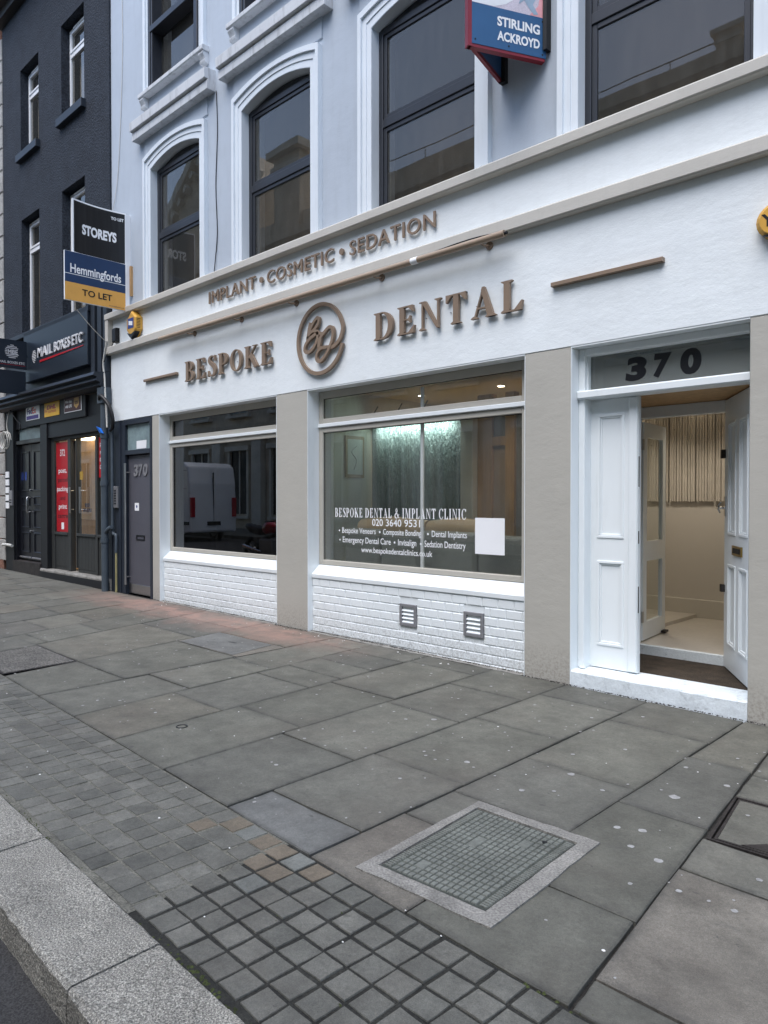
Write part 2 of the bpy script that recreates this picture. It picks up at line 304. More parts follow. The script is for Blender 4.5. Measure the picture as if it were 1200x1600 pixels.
# ---------------------------------------------------------------- mesh helpers
ORG = {}
class MB:
    def __init__(s): s.v = []; s.f = []; s.sm = []
    def add(s, vs, fs, smooth=False):
        k = len(s.v); s.v += [tuple(v) for v in vs]
        for f in fs: s.f.append(tuple(i + k for i in f)); s.sm.append(smooth)
        return s
    def box(s, x0, x1, y0, y1, z0, z1):
        return s.add([(x0, y0, z0), (x1, y0, z0), (x1, y1, z0), (x0, y1, z0), (x0, y0, z1), (x1, y0, z1), (x1, y1, z1), (x0, y1, z1)],
                     [(0, 3, 2, 1), (4, 5, 6, 7), (0, 1, 5, 4), (1, 2, 6, 5), (2, 3, 7, 6), (3, 0, 4, 7)])
    def cbox(s, x0, x1, y0, y1, z0, z1, c=.004):
        """box with its street-side (low y) edges chamfered"""
        x0, x1 = min(x0, x1), max(x0, x1); z0, z1 = min(z0, z1), max(z0, z1)
        c = min(c, (x1 - x0) * .3, (z1 - z0) * .3, (y1 - y0) * .5)
        o = [(x0, y1, z0), (x1, y1, z0), (x1, y1, z1), (x0, y1, z1), (x0, y0 + c, z0), (x1, y0 + c, z0), (x1, y0 + c, z1), (x0, y0 + c, z1),
             (x0 + c, y0, z0 + c), (x1 - c, y0, z0 + c), (x1 - c, y0, z1 - c), (x0 + c, y0, z1 - c)]
        return s.add(o, [(3, 2, 1, 0), (0, 1, 5, 4), (1, 2, 6, 5), (2, 3, 7, 6), (3, 0, 4, 7), (4, 5, 9, 8), (5, 6, 10, 9), (6, 7, 11, 10), (7, 4, 8, 11), (8, 9, 10, 11)])
    def obox(s, o, u, v, n, w, h, d):
        """box from corner o along unit axes u (w), v (h), n (d)"""
        o, u, v, n = Vector(o), Vector(u) * w, Vector(v) * h, Vector(n) * d
        p = [o, o + u, o + u + v, o + v, o + n, o + u + n, o + u + v + n, o + v + n]
        return s.add(p, [(0, 3, 2, 1), (4, 5, 6, 7), (0, 1, 5, 4), (1, 2, 6, 5), (2, 3, 7, 6), (3, 0, 4, 7)])
    def prof_x(s, prof, x0, x1):
        """extrude a (y,z) profile along x"""
        n = len(prof); vs = [(x0, y, z) for y, z in prof] + [(x1, y, z) for y, z in prof]
        return s.add(vs, [tuple(range(n)), tuple(range(2 * n - 1, n - 1, -1))] + [(i, n + i, n + (i + 1) % n, (i + 1) % n) for i in range(n)])
    def prof_z(s, prof, z0, z1):
        n = len(prof); vs = [(x, y, z0) for x, y in prof] + [(x, y, z1) for x, y in prof]
        return s.add(vs, [tuple(range(n - 1, -1, -1)), tuple(range(n, 2 * n))] + [(i, (i + 1) % n, n + (i + 1) % n, n + i) for i in range(n)])
    def prof_y(s, prof, y0, y1):
        n = len(prof); vs = [(x, y0, z) for x, z in prof] + [(x, y1, z) for x, z in prof]
        return s.add(vs, [tuple(range(n)), tuple(range(2 * n - 1, n - 1, -1))] + [(i, n + i, n + (i + 1) % n, (i + 1) % n) for i in range(n)])
    def strip(s, A, B, y0, y1, closed=False):
        """ribbon between the (x,z) rails A and B, from y0 (front) to y1 (back)"""
        n = len(A); vs = [(x, y0, z) for x, z in A] + [(x, y0, z) for x, z in B] + [(x, y1, z) for x, z in A] + [(x, y1, z) for x, z in B]
        fs = []
        for i in range(n if closed else n - 1):
            j = (i + 1) % n
            fs += [(i, j, n + j, n + i), (2 * n + i, 3 * n + i, 3 * n + j, 2 * n + j), (i, 2 * n + i, 2 * n + j, j), (n + i, n + j, 3 * n + j, 3 * n + i)]
        if not closed: fs += [(0, n, 3 * n, 2 * n), (n - 1, 3 * n - 1, 4 * n - 1, 2 * n - 1)]
        return s.add(vs, fs)
    def tube(s, pts, r, seg=8, caps=True):
        pts = [Vector(p) for p in pts]; rings = []; up = Vector((.13, .21, .97)).normalized()
        for i, p in enumerate(pts):
            t = (pts[min(i + 1, len(pts) - 1)] - pts[max(i - 1, 0)]).normalized()
            a = t.cross(up)
            if a.length < .1: a = t.cross(Vector((1, 0, 0)))
            a.normalize(); b = t.cross(a).normalized()
            rr = r[i] if isinstance(r, (list, tuple)) else r
            rings.append([p + (a * math.cos(2 * math.pi * k / seg) + b * math.sin(2 * math.pi * k / seg)) * rr for k in range(seg)])
        vs = [v for q in rings for v in q]; fs = []
        for i in range(len(pts) - 1):
            for k in range(seg):
                fs.append((i * seg + k, i * seg + (k + 1) % seg, (i + 1) * seg + (k + 1) % seg, (i + 1) * seg + k))
        s.add(vs, fs, True)
        if caps:
            k = len(s.v); s.add(rings[0], [tuple(range(seg - 1, -1, -1))]); s.add(rings[-1], [tuple(range(seg))])
        return s
    def disc(s, c, n, r, seg=20, d=0.0):
        c, n = Vector(c), Vector(n).normalized()
        return s.tube([c, c + n * d], r, seg) if d else s
    def build(s, name, mat, parent=None, base=None, bevel=0):
        if not s.v: return None
        if parent is not None: org = ORG[parent.name]
        elif base is not None: org = Vector(base)
        else:
            xs, ys, zs = zip(*s.v); org = Vector(((min(xs) + max(xs)) / 2, (min(ys) + max(ys)) / 2, min(zs)))
        me = bpy.data.meshes.new(name); me.from_pydata([(x - org.x, y - org.y, z - org.z) for x, y, z in s.v], [], s.f)
        me.validate(); me.update()
        bm = bmesh.new(); bm.from_mesh(me); bmesh.ops.recalc_face_normals(bm, faces=bm.faces[:]); bm.to_mesh(me); bm.free()
        if len(s.sm) == len(me.polygons): me.polygons.foreach_set('use_smooth', s.sm)
        me.materials.append(M[mat] if isinstance(mat, str) else mat)
        o = bpy.data.objects.new(name, me); C.objects.link(o)
        ORG[o.name] = org
        if parent is not None: o.parent = parent
        else: o.location = org
        if bevel:
            b = o.modifiers.new('bevel', 'BEVEL'); b.width = bevel; b.segments = 2; b.limit_method = 'ANGLE'
        return o
def tag(o, label, cat, group=None, kind=None):
    o['label'] = label
    o['category'] = cat
    if group: o['group'] = group
    if kind: o['kind'] = kind
    return o
def struct(o): o['kind'] = 'structure'; return o
def thing(name, label, cat, loc, group=None):
    o = bpy.data.objects.new(name, None); C.objects.link(o); o.location = loc; o.empty_display_size = .1
    ORG[o.name] = Vector(loc); return tag(o, label, cat, group)
def B(name, mat, parent, x0, x1, y0, y1, z0, z1, c=.003):
    return MB().cbox(x0, x1, y0, y1, z0, z1, c).build(name, mat, parent)

# ---------------------------------------------------------------- lettering
_dg = None
def text_polys(body, offset=0.0, depth=0.0, spacing=1.0, res=4):
    cu = bpy.data.curves.new('tmp', 'FONT'); cu.body = body; cu.offset = offset; cu.extrude = depth / 2; cu.space_character = spacing
    cu.resolution_u = res; cu.align_x = 'LEFT'
    o = bpy.data.objects.new('tmp', cu); C.objects.link(o)
    dg = bpy.context.evaluated_depsgraph_get()
    me = bpy.data.meshes.new_from_object(o.evaluated_get(dg))
    vs = [tuple(v.co) for v in me.vertices]; fs = [tuple(p.vertices) for p in me.polygons]
    bpy.data.objects.remove(o); bpy.data.curves.remove(cu); bpy.data.meshes.remove(me)
    return vs, fs
def fit(vs, wid, hei, slant=0.0):
    xs = [v[0] for v in vs]; ys = [v[1] for v in vs]; zs = [v[2] for v in vs]
    x0, x1, y0, y1, z0 = min(xs), max(xs), min(ys), max(ys), min(zs)
    sx = wid / (x1 - x0); sy = hei / (y1 - y0)
    return [((x - x0) * sx + slant * (y - y0) * sy, (y - y0) * sy, z - z0) for x, y, z in vs]
def text_on(mb, body, O, U, V, N, wid, hei, offset=0.0, depth=0.0, spacing=1.0, slant=0.0):
    """flat or extruded lettering fitted to a wid x hei field with lower-left corner O; N points at the reader"""
    vs, fs = text_polys(body, offset, 0.02 if depth else 0, spacing)
    p = fit(vs, wid, hei, slant); k = (depth / .02) if depth else 0
    O, U, V, N = Vector(O), Vector(U), Vector(V), Vector(N)
    return mb.add([O + U * a + V * b + N * (c * k) for a, b, c in p], fs)
XU, ZU, FR = (1, 0, 0), (0, 0, 1), (0, -1, 0)      # reading right, up, facing the street

def islands(vs, fs):
    par = list(range(len(vs)))
    def fd(i):
        while par[i] != i: par[i] = par[par[i]]; i = par[i]
        return i
    key = {}
    for i, v in enumerate(vs):
        k = tuple(round(c, 4) for c in v)
        if k in key: par[fd(i)] = fd(key[k])
        else: key[k] = i
    for f in fs:
        for i in f[1:]: par[fd(i)] = fd(f[0])
    gr = {}
    for f in fs: gr.setdefault(fd(f[0]), []).append(f)
    out = []
    for g in gr.values():
        ids = sorted({i for f in g for i in f}); mp = {i: k for k, i in enumerate(ids)}
        out.append(([vs[i] for i in ids], [tuple(mp[i] for i in f) for f in g]))
    return sorted(out, key=lambda t: min(v[0] for v in t[0]))

def arc(cx, cy, rx, ry, a0, a1, n=14): return [(cx + rx * math.cos(R(a0 + (a1 - a0) * i / n)), cy + ry * math.sin(R(a0 + (a1 - a0) * i / n))) for i in range(n + 1)]
def crom(pts, n=8):
    P = [pts[0]] + list(pts) + [pts[-1]]; out = []
    for i in range(1, len(P) - 2):
        for k in range(n):
            t = k / n; a, b, c, d = P[i - 1], P[i], P[i + 1], P[i + 2]
            out.append(tuple(.5 * (2 * b[j] + (c[j] - a[j]) * t + (2 * a[j] - 5 * b[j] + 4 * c[j] - d[j]) * t * t + (3 * b[j] - a[j] - 3 * c[j] + d[j]) * t ** 3) for j in range(len(b))))
    out.append(tuple(P[-2])); return out
def brush(pts, n=8):
    """(x,y,width) centre line to two rails"""
    q = crom(pts, n); A, Bq = [], []
    for i, p in enumerate(q):
        a, b = q[max(i - 1, 0)], q[min(i + 1, len(q) - 1)]; dx, dy = b[0] - a[0], b[1] - a[1]; L = math.hypot(dx, dy) or 1
        nx, ny = -dy / L * p[2] / 2, dx / L * p[2] / 2; A.append((p[0] + nx, p[1] + ny)); Bq.append((p[0] - nx, p[1] - ny))
    return ('s', A, Bq, False)
def rect(x0, x1, y0, y1): return ('p', [(x0, y0), (x1, y0), (x1, y1), (x0, y1)])
def foot(x0, x1, top, l=.075, r=.075):
    y = (0, .03, .085)
    p = [(x0 - l, y[0]), (x1 + r, y[0]), (x1 + r, y[1]), (x1, y[2]), (x0, y[2]), (x0 - l, y[1])]
    return ('p', [(a, 1 - b) for a, b in p] if top else p)
S_ = .17
def serif_glyph(ch):
    st = rect(.09, .09 + S_, 0, 1); e = .09 + S_
    ft = [foot(.09, e, True, .075, 0), foot(.09, e, False, .075, 0)]
    if ch == 'B': return [st] + ft + [rect(.2, .34, .957, 1), rect(.2, .34, .49, .535), rect(.2, .36, 0, .043), ('s', arc(.33, .747, .27, .253, 90, -90), arc(.31, .747, .13, .21, 90, -90), False), ('s', arc(.35, .267, .32, .267, 90, -90), arc(.32, .267, .165, .224, 90, -90), False)], .70
    if ch == 'E': return [st] + ft + [rect(.2, .58, .952, 1), ('p', [(.52, 1), (.58, 1), (.60, .76), (.575, .76), (.40, .955)]), rect(.2, .46, .49, .535), ('p', [(.40, .51), (.475, .64), (.49, .64), (.49, .39), (.475, .39)]), rect(.2, .6, 0, .048), ('p', [(.42, .045), (.615, .27), (.645, .27), (.61, 0), (.5, 0)])], .68
    if ch == 'F': return [st, foot(.09, e, True, .075, 0), foot(.09, e, False), rect(.2, .58, .952, 1), ('p', [(.52, 1), (.58, 1), (.60, .76), (.575, .76), (.40, .955)]), rect(.2, .46, .49, .535)], .62
    if ch == 'S': return [brush([(.50, .80, .04), (.44, .93, .06), (.31, .975, .07), (.17, .90, .13), (.14, .77, .16), (.25, .62, .19), (.42, .48, .20), (.50, .30, .18), (.46, .12, .13), (.31, .025, .07), (.15, .07, .06), (.08, .23, .04)]), ('p', [(.50, 1.0), (.53, 1.0), (.535, .72), (.505, .72), (.45, .86)]), ('p', [(.05, 0), (.08, 0), (.15, .12), (.085, .29), (.055, .29)])], .60
    if ch == 'P': return [st, foot(.09, e, True, .075, 0), foot(.09, e, False), rect(.2, .34, .955, 1), rect(.2, .34, .43, .475), ('s', arc(.33, .715, .30, .285, 90, -90), arc(.31, .715, .15, .24, 90, -90), False)], .64
    if ch == 'O': return [('s', arc(.40, .5, .37, .515, 0, 342.9, 20), arc(.40, .5, .215, .465, 0, 342.9, 20), True)], .80
    if ch == 'C': return [('s', arc(.40, .5, .37, .515, 38, 322, 24), arc(.41, .5, .225, .465, 38, 322, 24), False), ('p', [(.66, 1), (.70, 1), (.70, .70), (.665, .70), (.58, .86)]), ('p', [(.58, .17), (.69, .30), (.70, .22), (.62, .06)])], .74
    if ch == 'K': return [st, foot(.09, e, True), foot(.09, e, False), brush([(.22, .40, .05), (.45, .70, .05), (.64, .97, .05)], 3), brush([(.36, .60, .19), (.52, .33, .19), (.70, .02, .19)], 3), ('p', [(.50, 1), (.74, 1), (.74, .965), (.50, .965)]), ('p', [(.56, 0), (.86, 0), (.86, .035), (.56, .035)])], .84
    if ch == 'D': return [st] + ft + [rect(.2, .36, .957, 1), rect(.2, .36, 0, .043), ('s', arc(.34, .5, .42, .5, 90, -90), arc(.31, .5, .265, .457, 90, -90), False)], .80
    if ch == 'N': return [rect(.10, .15, 0, 1), rect(.64, .69, 0, 1), ('p', [(.05, 1), (.24, 1), (.70, 0), (.62, 0), (.13, .93)]), foot(.10, .15, False, .08, .08), foot(.64, .69, True, .08, .08), ('p', [(.02, 1), (.2, 1), (.2, .965), (.02, .965)])], .80
    if ch == 'T': return [rect(.26, .26 + S_, 0, 1), foot(.26, .26 + S_, False), rect(.02, .67, .95, 1), ('p', [(.02, 1), (.08, 1), (.22, .96), (.05, .74), (.02, .74)]), ('p', [(.67, 1), (.61, 1), (.47, .96), (.64, .74), (.67, .74)])], .70
    if ch == 'A': return [('p', [(.10, 0), (.155, 0), (.40, .92), (.36, 1.0), (.38, 1.0)]), ('p', [(.36, 1), (.43, 1), (.72, 0), (.53, 0), (.33, .90)]), rect(.2, .56, .30, .345), foot(.10, .15, False, .08, .08), foot(.54, .71, False, .07, .07)], .80
    if ch == 'L': return [st, foot(.09, e, True), foot(.09, e, False, .075, 0), rect(.2, .58, 0, .048), ('p', [(.40, .045), (.60, .30), (.63, .30), (.59, 0), (.48, 0)])], .66
    if ch == 'I': return [st, foot(.09, e, True), foot(.09, e, False)], .38
    if ch == 'M': return [rect(.10, .15, 0, 1), rect(.72, .89, 0, 1), ('p', [(.10, 1), (.28, 1), (.55, .10), (.50, 0), (.46, 0)]), ('p', [(.46, 0), (.50, 0), (.76, 1), (.72, 1)]), foot(.10, .15, False), foot(.72, .89, False), ('p', [(.02, 1), (.2, 1), (.2, .965), (.02, .965)]), foot(.72, .89, True, 0, .075)], 1.0
    if ch == 'X': return [('p', [(.05, 1), (.26, 1), (.72, 0), (.5, 0)]), ('p', [(.08, 0), (.14, 0), (.66, 1), (.60, 1)]), rect(.0, .32, .965, 1), rect(.48, .74, .965, 1), rect(.0, .24, 0, .035), rect(.44, .78, 0, .035)], .80
    if ch == '&': return [brush([(.80, .45, .05), (.70, .20, .08), (.45, .02, .08), (.20, .06, .12), (.10, .24, .15), (.22, .46, .12), (.44, .62, .08), (.52, .80, .08), (.42, .96, .06), (.30, .92, .10), (.28, .76, .13), (.42, .50, .15), (.60, .22, .15), (.84, .02, .10)])], .92
    return [], .36
def serif_word(mbs, word, x0, x1, z0, z1, y0, y1, sep=.10):
    """one mesh builder per letter (or all in mbs if it is an MB) fitted to x0..x1, z0..z1"""
    tot = sum(serif_glyph(c)[1] + sep if c != ' ' else .36 for c in word) - sep
    k = (x1 - x0) / tot; h = z1 - z0; cur = x0; out = []
    for c in word:
        if c == ' ': cur += .36 * k; continue
        pcs, wd = serif_glyph(c); mb = mbs if isinstance(mbs, MB) else MB()
        for i, p in enumerate(pcs):
            dy = .0004 * i if y0 != y1 else -.00025 * i
            tr = lambda q: [(cur + a * k, z0 + b * h) for a, b in q]
            if y0 == y1:
                if p[0] == 'p': mb.add([(a, y0 + dy, b) for a, b in tr(p[1])], [tuple(range(len(p[1])))])
                else:
                    A, Bq = tr(p[1]), tr(p[2]); n = len(A)
                    mb.add([(a, y0 + dy, b) for a, b in A + Bq], [(j, (j + 1) % n, n + (j + 1) % n, n + j) for j in range(n if p[3] else n - 1)])
            elif p[0] == 'p': mb.prof_y(tr(p[1]), y0 - dy, y1)
            else: mb.strip(tr(p[1]), tr(p[2]), y0 - dy, y1, p[3])
        if not isinstance(mbs, MB): out.append(mb)
        cur += (wd + sep) * k
    return out

# ================================================================ GROUND
SX = -0.00835
def GZ(x): return SX * (x + 1.661)
def sheet(mb, x0, x1, y0, y1, dz, nx=8):
    for i in range(nx):
        a, b = x0 + (x1 - x0) * i / nx, x0 + (x1 - x0) * (i + 1) / nx
        mb.add([(a, y0, GZ(a) + dz), (b, y0, GZ(b) + dz), (b, y1, GZ(b) + dz), (a, y1, GZ(a) + dz)], [(0, 1, 2, 3)])
    return mb
def y_slab(x): return -3.42 - 0.0424 * x          # outer edge of the slabs
def y_kerb(x): return -4.138 - 0.0314 * x         # inner edge of the kerb
struct(MB().add([(-300, -300, -.9), (300, -300, -.9), (300, 300, -.9), (-300, 300, -.9)], [(0, 1, 2, 3)]).build('ground', 'asphalt'))
mb = MB()
xs = [-34 + 2 * i for i in range(20)]
for a, b in zip(xs, xs[1:]):
    mb.add([(a, y_kerb(a) - .05, GZ(a) - .020), (b, y_kerb(b) - .05, GZ(b) - .020), (b, .3, GZ(b) - .020), (a, .3, GZ(a) - .020)], [(0, 1, 2, 3)])
pave = struct(mb.build('pavement', 'mortar'))

def slab_piece(poly, mat, th=.04, ch=.005, tilt=.0028, name='paving_slab', parent=None, lift=0.0):
    cx = sum(p[0] for p in poly) / len(poly); cy = sum(p[1] for p in poly) / len(poly)
    tx, ty = random.uniform(-tilt, tilt), random.uniform(-tilt, tilt); dz = random.uniform(-.0025, .0015) + lift
    z = lambda x, y: GZ(x) + dz + tx * (x - cx) + ty * (y - cy)
    n = len(poly); top, mid, bot, inn = [], [], [], []
    for x, y in poly:
        d = Vector((cx - x, cy - y)); d.normalize(); xi, yi = x + d.x * ch * 1.4, y + d.y * ch * 1.4
        dd = min(.05, .22 * math.hypot(x - cx, y - cy)); x2, y2 = xi + d.x * dd * 1.4, yi + d.y * dd * 1.4
        inn.append((x2, y2, z(x2, y2)))
        top.append((xi, yi, z(xi, yi))); mid.append((x, y, z(x, y) - ch)); bot.append((x, y, z(x, y) - th))
    fs = [tuple(range(3 * n, 4 * n))] + [(3 * n + i, i, (i + 1) % n, 3 * n + (i + 1) % n) for i in range(n)]
    fs += [(i, n + i, n + (i + 1) % n, (i + 1) % n) for i in range(n)] + [(n + i, 2 * n + i, 2 * n + (i + 1) % n, n + (i + 1) % n) for i in range(n)]
    o = MB().add(top + mid + bot + inn, fs).build(name, mat, parent or pave)
    at = o.data.attributes.new('edge', 'FLOAT', 'POINT'); at.data.foreach_set('value', [1.0] * (3 * n) + [0.0] * n)
    return o

# courses run away from the wall; each boundary is x at the wall and x at the outer edge
bnd = [(2.2, 2.2), (1.5, 1.5), (.85, .85), (.18, .18), (-.52, -.50), (-1.42, -1.10), (-1.68, -1.69), (-2.36, -2.36), (-3.05, -3.02), (-3.77, -3.68), (-4.53, -4.34),
       (-5.28, -4.99), (-5.82, -5.70), (-7.08, -6.50), (-8.40, -7.42), (-9.12, -8.00), (-9.85, -8.85), (-10.45, -9.65), (-11.0, -10.35)]
while bnd[-1][0] > -30: bnd.append((bnd[-1][0] - .76, bnd[-1][1] - .76))
cuts = {4: [-.45, -1.02, -1.38, -1.97, -2.31, -3.19], 5: [-.98, -1.87, -2.81], 6: [-.65, -1.67, -2.345, -2.72], 7: [-.43, -1.26, -2.25, -3.01], 8: [-.66, -1.42, -2.41],
        9: [-.30, -1.32, -2.25], 10: [-.39, -.81, -1.20, -1.56, -2.40], 11: [-.34, -1.38, -2.25], 12: [-.74, -1.34, -2.47], 13: [-.5, -1.1, -2.46]}
def xb(k, y): return bnd[k][0] + (bnd[k][1] - bnd[k][0]) * (y / -3.35)
for k in range(len(bnd) - 1):
    ys = cuts.get(k)
    if ys is None:
        ys = []; y = -random.uniform(.3, .9)
        while y > -2.8: ys.append(y); y -= random.uniform(.55, 1.1)
    ys = [-.012] + list(ys) + [None]  # slabs stop short of the wall; the dark bed doubles as contact shadow
    for a, b in zip(ys, ys[1:]):
        g = random.uniform(.0035, .0075); j = lambda: random.uniform(-.003, .003)
        def cor(kk, y, sgn):
            yy = y
            if y is None: yy = y_slab(xb(kk, -3.3))
            return (xb(kk, yy) + sgn * g + j(), yy + j() + (.004 if y is None else 0))
        gy = random.uniform(.0035, .0075)
        p = [cor(k + 1, b, 1), cor(k, b, -1), cor(k, a, -1), cor(k + 1, a, 1)]
        if k == 6 and b is None: p[1] = (-1.79, p[1][1]); p[2] = (-1.79, p[2][1])
        if k == 5 and b is None: p[0] = (-1.78, p[0][1]); p[3] = (-1.78, p[3][1])
        p = [(p[0][0], p[0][1] + gy), (p[1][0], p[1][1] + gy), (p[2][0], p[2][1] - gy), (p[3][0], p[3][1] - gy)]
        q8 = []
        for (x0, y0), (x1, y1) in zip(p, p[1:] + p[:1]):
            q8.append((x0, y0))
            for t in (.22, .5, .78): q8.append((x0 + (x1 - x0) * t + random.uniform(-.003, .003), y0 + (y1 - y0) * t + random.uniform(-.003, .003)))
        p = q8
        if k == 4 and a == -1.38: continue                       # the recessed access cover sits here
        if k == 12 and a == -.74: continue
        if k == 13 and b is None:                                # rough cover at the outer edge
            continue
        m = 'slab'
        if k == 7 and b is None: m = 'slab_blue'
        if (k == 4 and b in (-3.19,)) or (k == 6 and b is None): m = 'slab_worn'
        slab_piece(p, m)

# cement fillet under the recessed tile panels
for a, b in ((-9.64, -6.91), (-6.32, -3.47)):
    mb = MB(); nf = 40
    vs = []
    for i in range(nf + 1):
        x = a + (b - a) * i / nf; vs += [(x, -.001 + random.uniform(-.010, .006), GZ(x) - .004), (x, .050 + random.uniform(-.008, .008), GZ(x) + random.uniform(-.002, .006)), (x, .07, GZ(x) + .002)]
    mb.add(vs, [(3 * i + k, 3 * i + 3 + k, 3 * i + 4 + k, 3 * i + 1 + k) for i in range(nf) for k in range(2)]).build('cement_fillet', 'concrete', pave)
# ---- setts between slabs and kerb
def sett_mesh(i):
    s = .5; r = random.Random(i); ch = .022
    c = [(-s + r.uniform(0, .05), -s + r.uniform(0, .05)), (s - r.uniform(0, .05), -s + r.uniform(0, .05)), (s - r.uniform(0, .05), s - r.uniform(0, .05)), (-s + r.uniform(0, .05), s - r.uniform(0, .05))]
    o = []
    for a, b in zip(c, c[1:] + c[:1]):        # each side bowed at one point
        o.append(a); o.append(((a[0] + b[0]) / 2 * r.uniform(.97, 1.02), (a[1] + b[1]) / 2 * r.uniform(.97, 1.02)))
    n = len(o); top = [(x * (1 - ch), y * (1 - ch), 0.0 + r.uniform(-.0010, .0010)) for x, y in o]; mid = [(x, y, -.0035) for x, y in o]; bot = [(x, y, -.05) for x, y in o]
    vs = top + mid + bot + [(0, 0, .0004)]
    fs = [(i, (i + 1) % n, 3 * n) for i in range(n)] + [(i, n + i, n + (i + 1) % n, (i + 1) % n) for i in range(n)] + [(n + i, 2 * n + i, 2 * n + (i + 1) % n, n + (i + 1) % n) for i in range(n)]
    return vs, fs
SM = []
for i in range(8):
    vs, fs = sett_mesh(i)
    for mname in ('sett', 'sett_tan', 'sett_pale'):
        me = bpy.data.meshes.new('sett'); me.from_pydata(vs, [], fs); me.update()
        bm = bmesh.new(); bm.from_mesh(me); bmesh.ops.recalc_face_normals(bm, faces=bm.faces[:]); bm.to_mesh(me); bm.free()
        me.materials.append(M[mname]); SM.append((mname, me, vs, fs))
byn = {n: [t for t in SM if t[0] == n] for n in ('sett', 'sett_tan', 'sett_pale')}
far = MB(); po = ORG[pave.name]; cnt = 0
NR = 6
cols = [-26.0]
while cols[-1] < 2.0: cols.append(cols[-1] + (.1175 if cols[-1] > -2.75 else .113 + random.uniform(-.008, .012)))
for r in range(NR):
    for ci, x in enumerate(cols[:-1]):
        wide = x > -2.42 - .28 * (NR - 1 - r) / NR + random.uniform(-.08, .08)
        L = cols[ci + 1] - x; x += random.uniform(-.002, .002) if wide else random.uniform(-.006, .006) + (.045 if r % 3 == 1 and x < -3.2 else 0)
        yt, yb = y_slab(x), y_kerb(x) + .025
        pit = (yt - .008 - yb) / NR; cy = yt - .008 - pit * (r + .5); cx = x + L / 2
        gap = random.uniform(.007, .011) if wide else random.uniform(.002, .005)
        sx, sy = L - gap, pit - gap
        rot = math.atan(-.036) + random.uniform(-.02, .02); zz = GZ(cx) + (random.uniform(-.003, .002) if wide else random.uniform(-.0016, .0012)) - .001
        mname = 'sett'
        if r == 0 and -3.0 < x < -2.25 and random.random() < .6: mname = random.choice(['sett_tan', 'sett_tan', 'sett_pale'])
        elif r == 0 and -5.2 < x < -4.2 and random.random() < .25: mname = 'sett_pale'
        elif r == 1 and -2.6 < x < -2.35: mname = 'sett_tan'
        elif random.random() < .004: mname = random.choice(['sett_tan', 'sett_pale'])
        _, me, vs, fs = random.choice(byn[mname])
        if -6.65 < x < -.85 and cnt < 300:
            o = bpy.data.objects.new('sett', me); C.objects.link(o); o.parent = pave
            o.location = (cx - po.x, cy - po.y, zz - po.z); o.rotation_euler = (random.uniform(-.012, .012), random.uniform(-.012, .012), rot)
            o.scale = (sx, sy, 1); cnt += 1
        else:
            ca, sa = math.cos(rot), math.sin(rot)
            far.add([(cx + (a * sx * ca - b * sy * sa), cy + (a * sx * sa + b * sy * ca), zz + c) for a, b, c in vs], fs)
o = far.build('setts_farther_along', 'sett', pave); o['kind'] = 'stuff'
# pale packed mortar between the close-set setts
mb = MB()
for a, b in zip([-26, -14, -8, -6, -5, -4, -3.4, -3, -2.62], [-14, -8, -6, -5, -4, -3.4, -3, -2.62, -2.5]):
    mb.add([(a, y_kerb(a), GZ(a) - .0036), (b, y_kerb(b), GZ(b) - .0036), (b, y_slab(b), GZ(b) - .0036), (a, y_slab(a), GZ(a) - .0036)], [(0, 1, 2, 3)])
M['joint_pale'] = pm('pale_joint_mortar', (.120, .117, .098), .95, .35, 9, .35, 120, .004, 80)
mb.build('joint_mortar', 'joint_pale', pave)
mb = MB()
for a, b in zip([-2.75, -2.3, -1.8, -1.2, -.6, .4], [-2.3, -1.8, -1.2, -.6, .4, 2.0]):
    mb.add([(a, y_kerb(a), GZ(a) - .0058), (b, y_kerb(b), GZ(b) - .0058), (b, y_slab(b), GZ(b) - .0058), (a, y_slab(a), GZ(a) - .0058)], [(0, 1, 2, 3)])
M['earth'] = pm('dark_damp_earth', (.020, .020, .017), .95, .4, 9, .4, 120, .006, 90)
mb.build('joint_earth', 'earth', pave)
# moss tufts in the joint behind the kerb and in a few sett joints
mb = MB()
for i in range(240):
    x = random.choice([random.gauss(-3.55, .25), random.gauss(-2.0, .12), random.uniform(-6, -1.2), random.gauss(-1.62, .05)])
    y = y_kerb(x) + random.uniform(.0, .02) if i % 7 else random.uniform(y_kerb(x), y_slab(x))
    if i % 11 == 0: x = random.gauss(-1.16, .05); y = y_slab(x) + random.gauss(.01, .02)
    r = random.uniform(.003, .010); z = GZ(x) - .007
    mb.add([(x + r * math.cos(t), y + r * math.sin(t), z) for t in (0, 1.25, 2.5, 3.77, 5.0)] + [(x, y, z + r * .8)], [(0, 1, 5), (1, 2, 5), (2, 3, 5), (3, 4, 5), (4, 0, 5)])
o = tag(mb.build('moss', 'moss'), 'green moss in the joints behind the granite kerb', 'moss', kind='stuff')
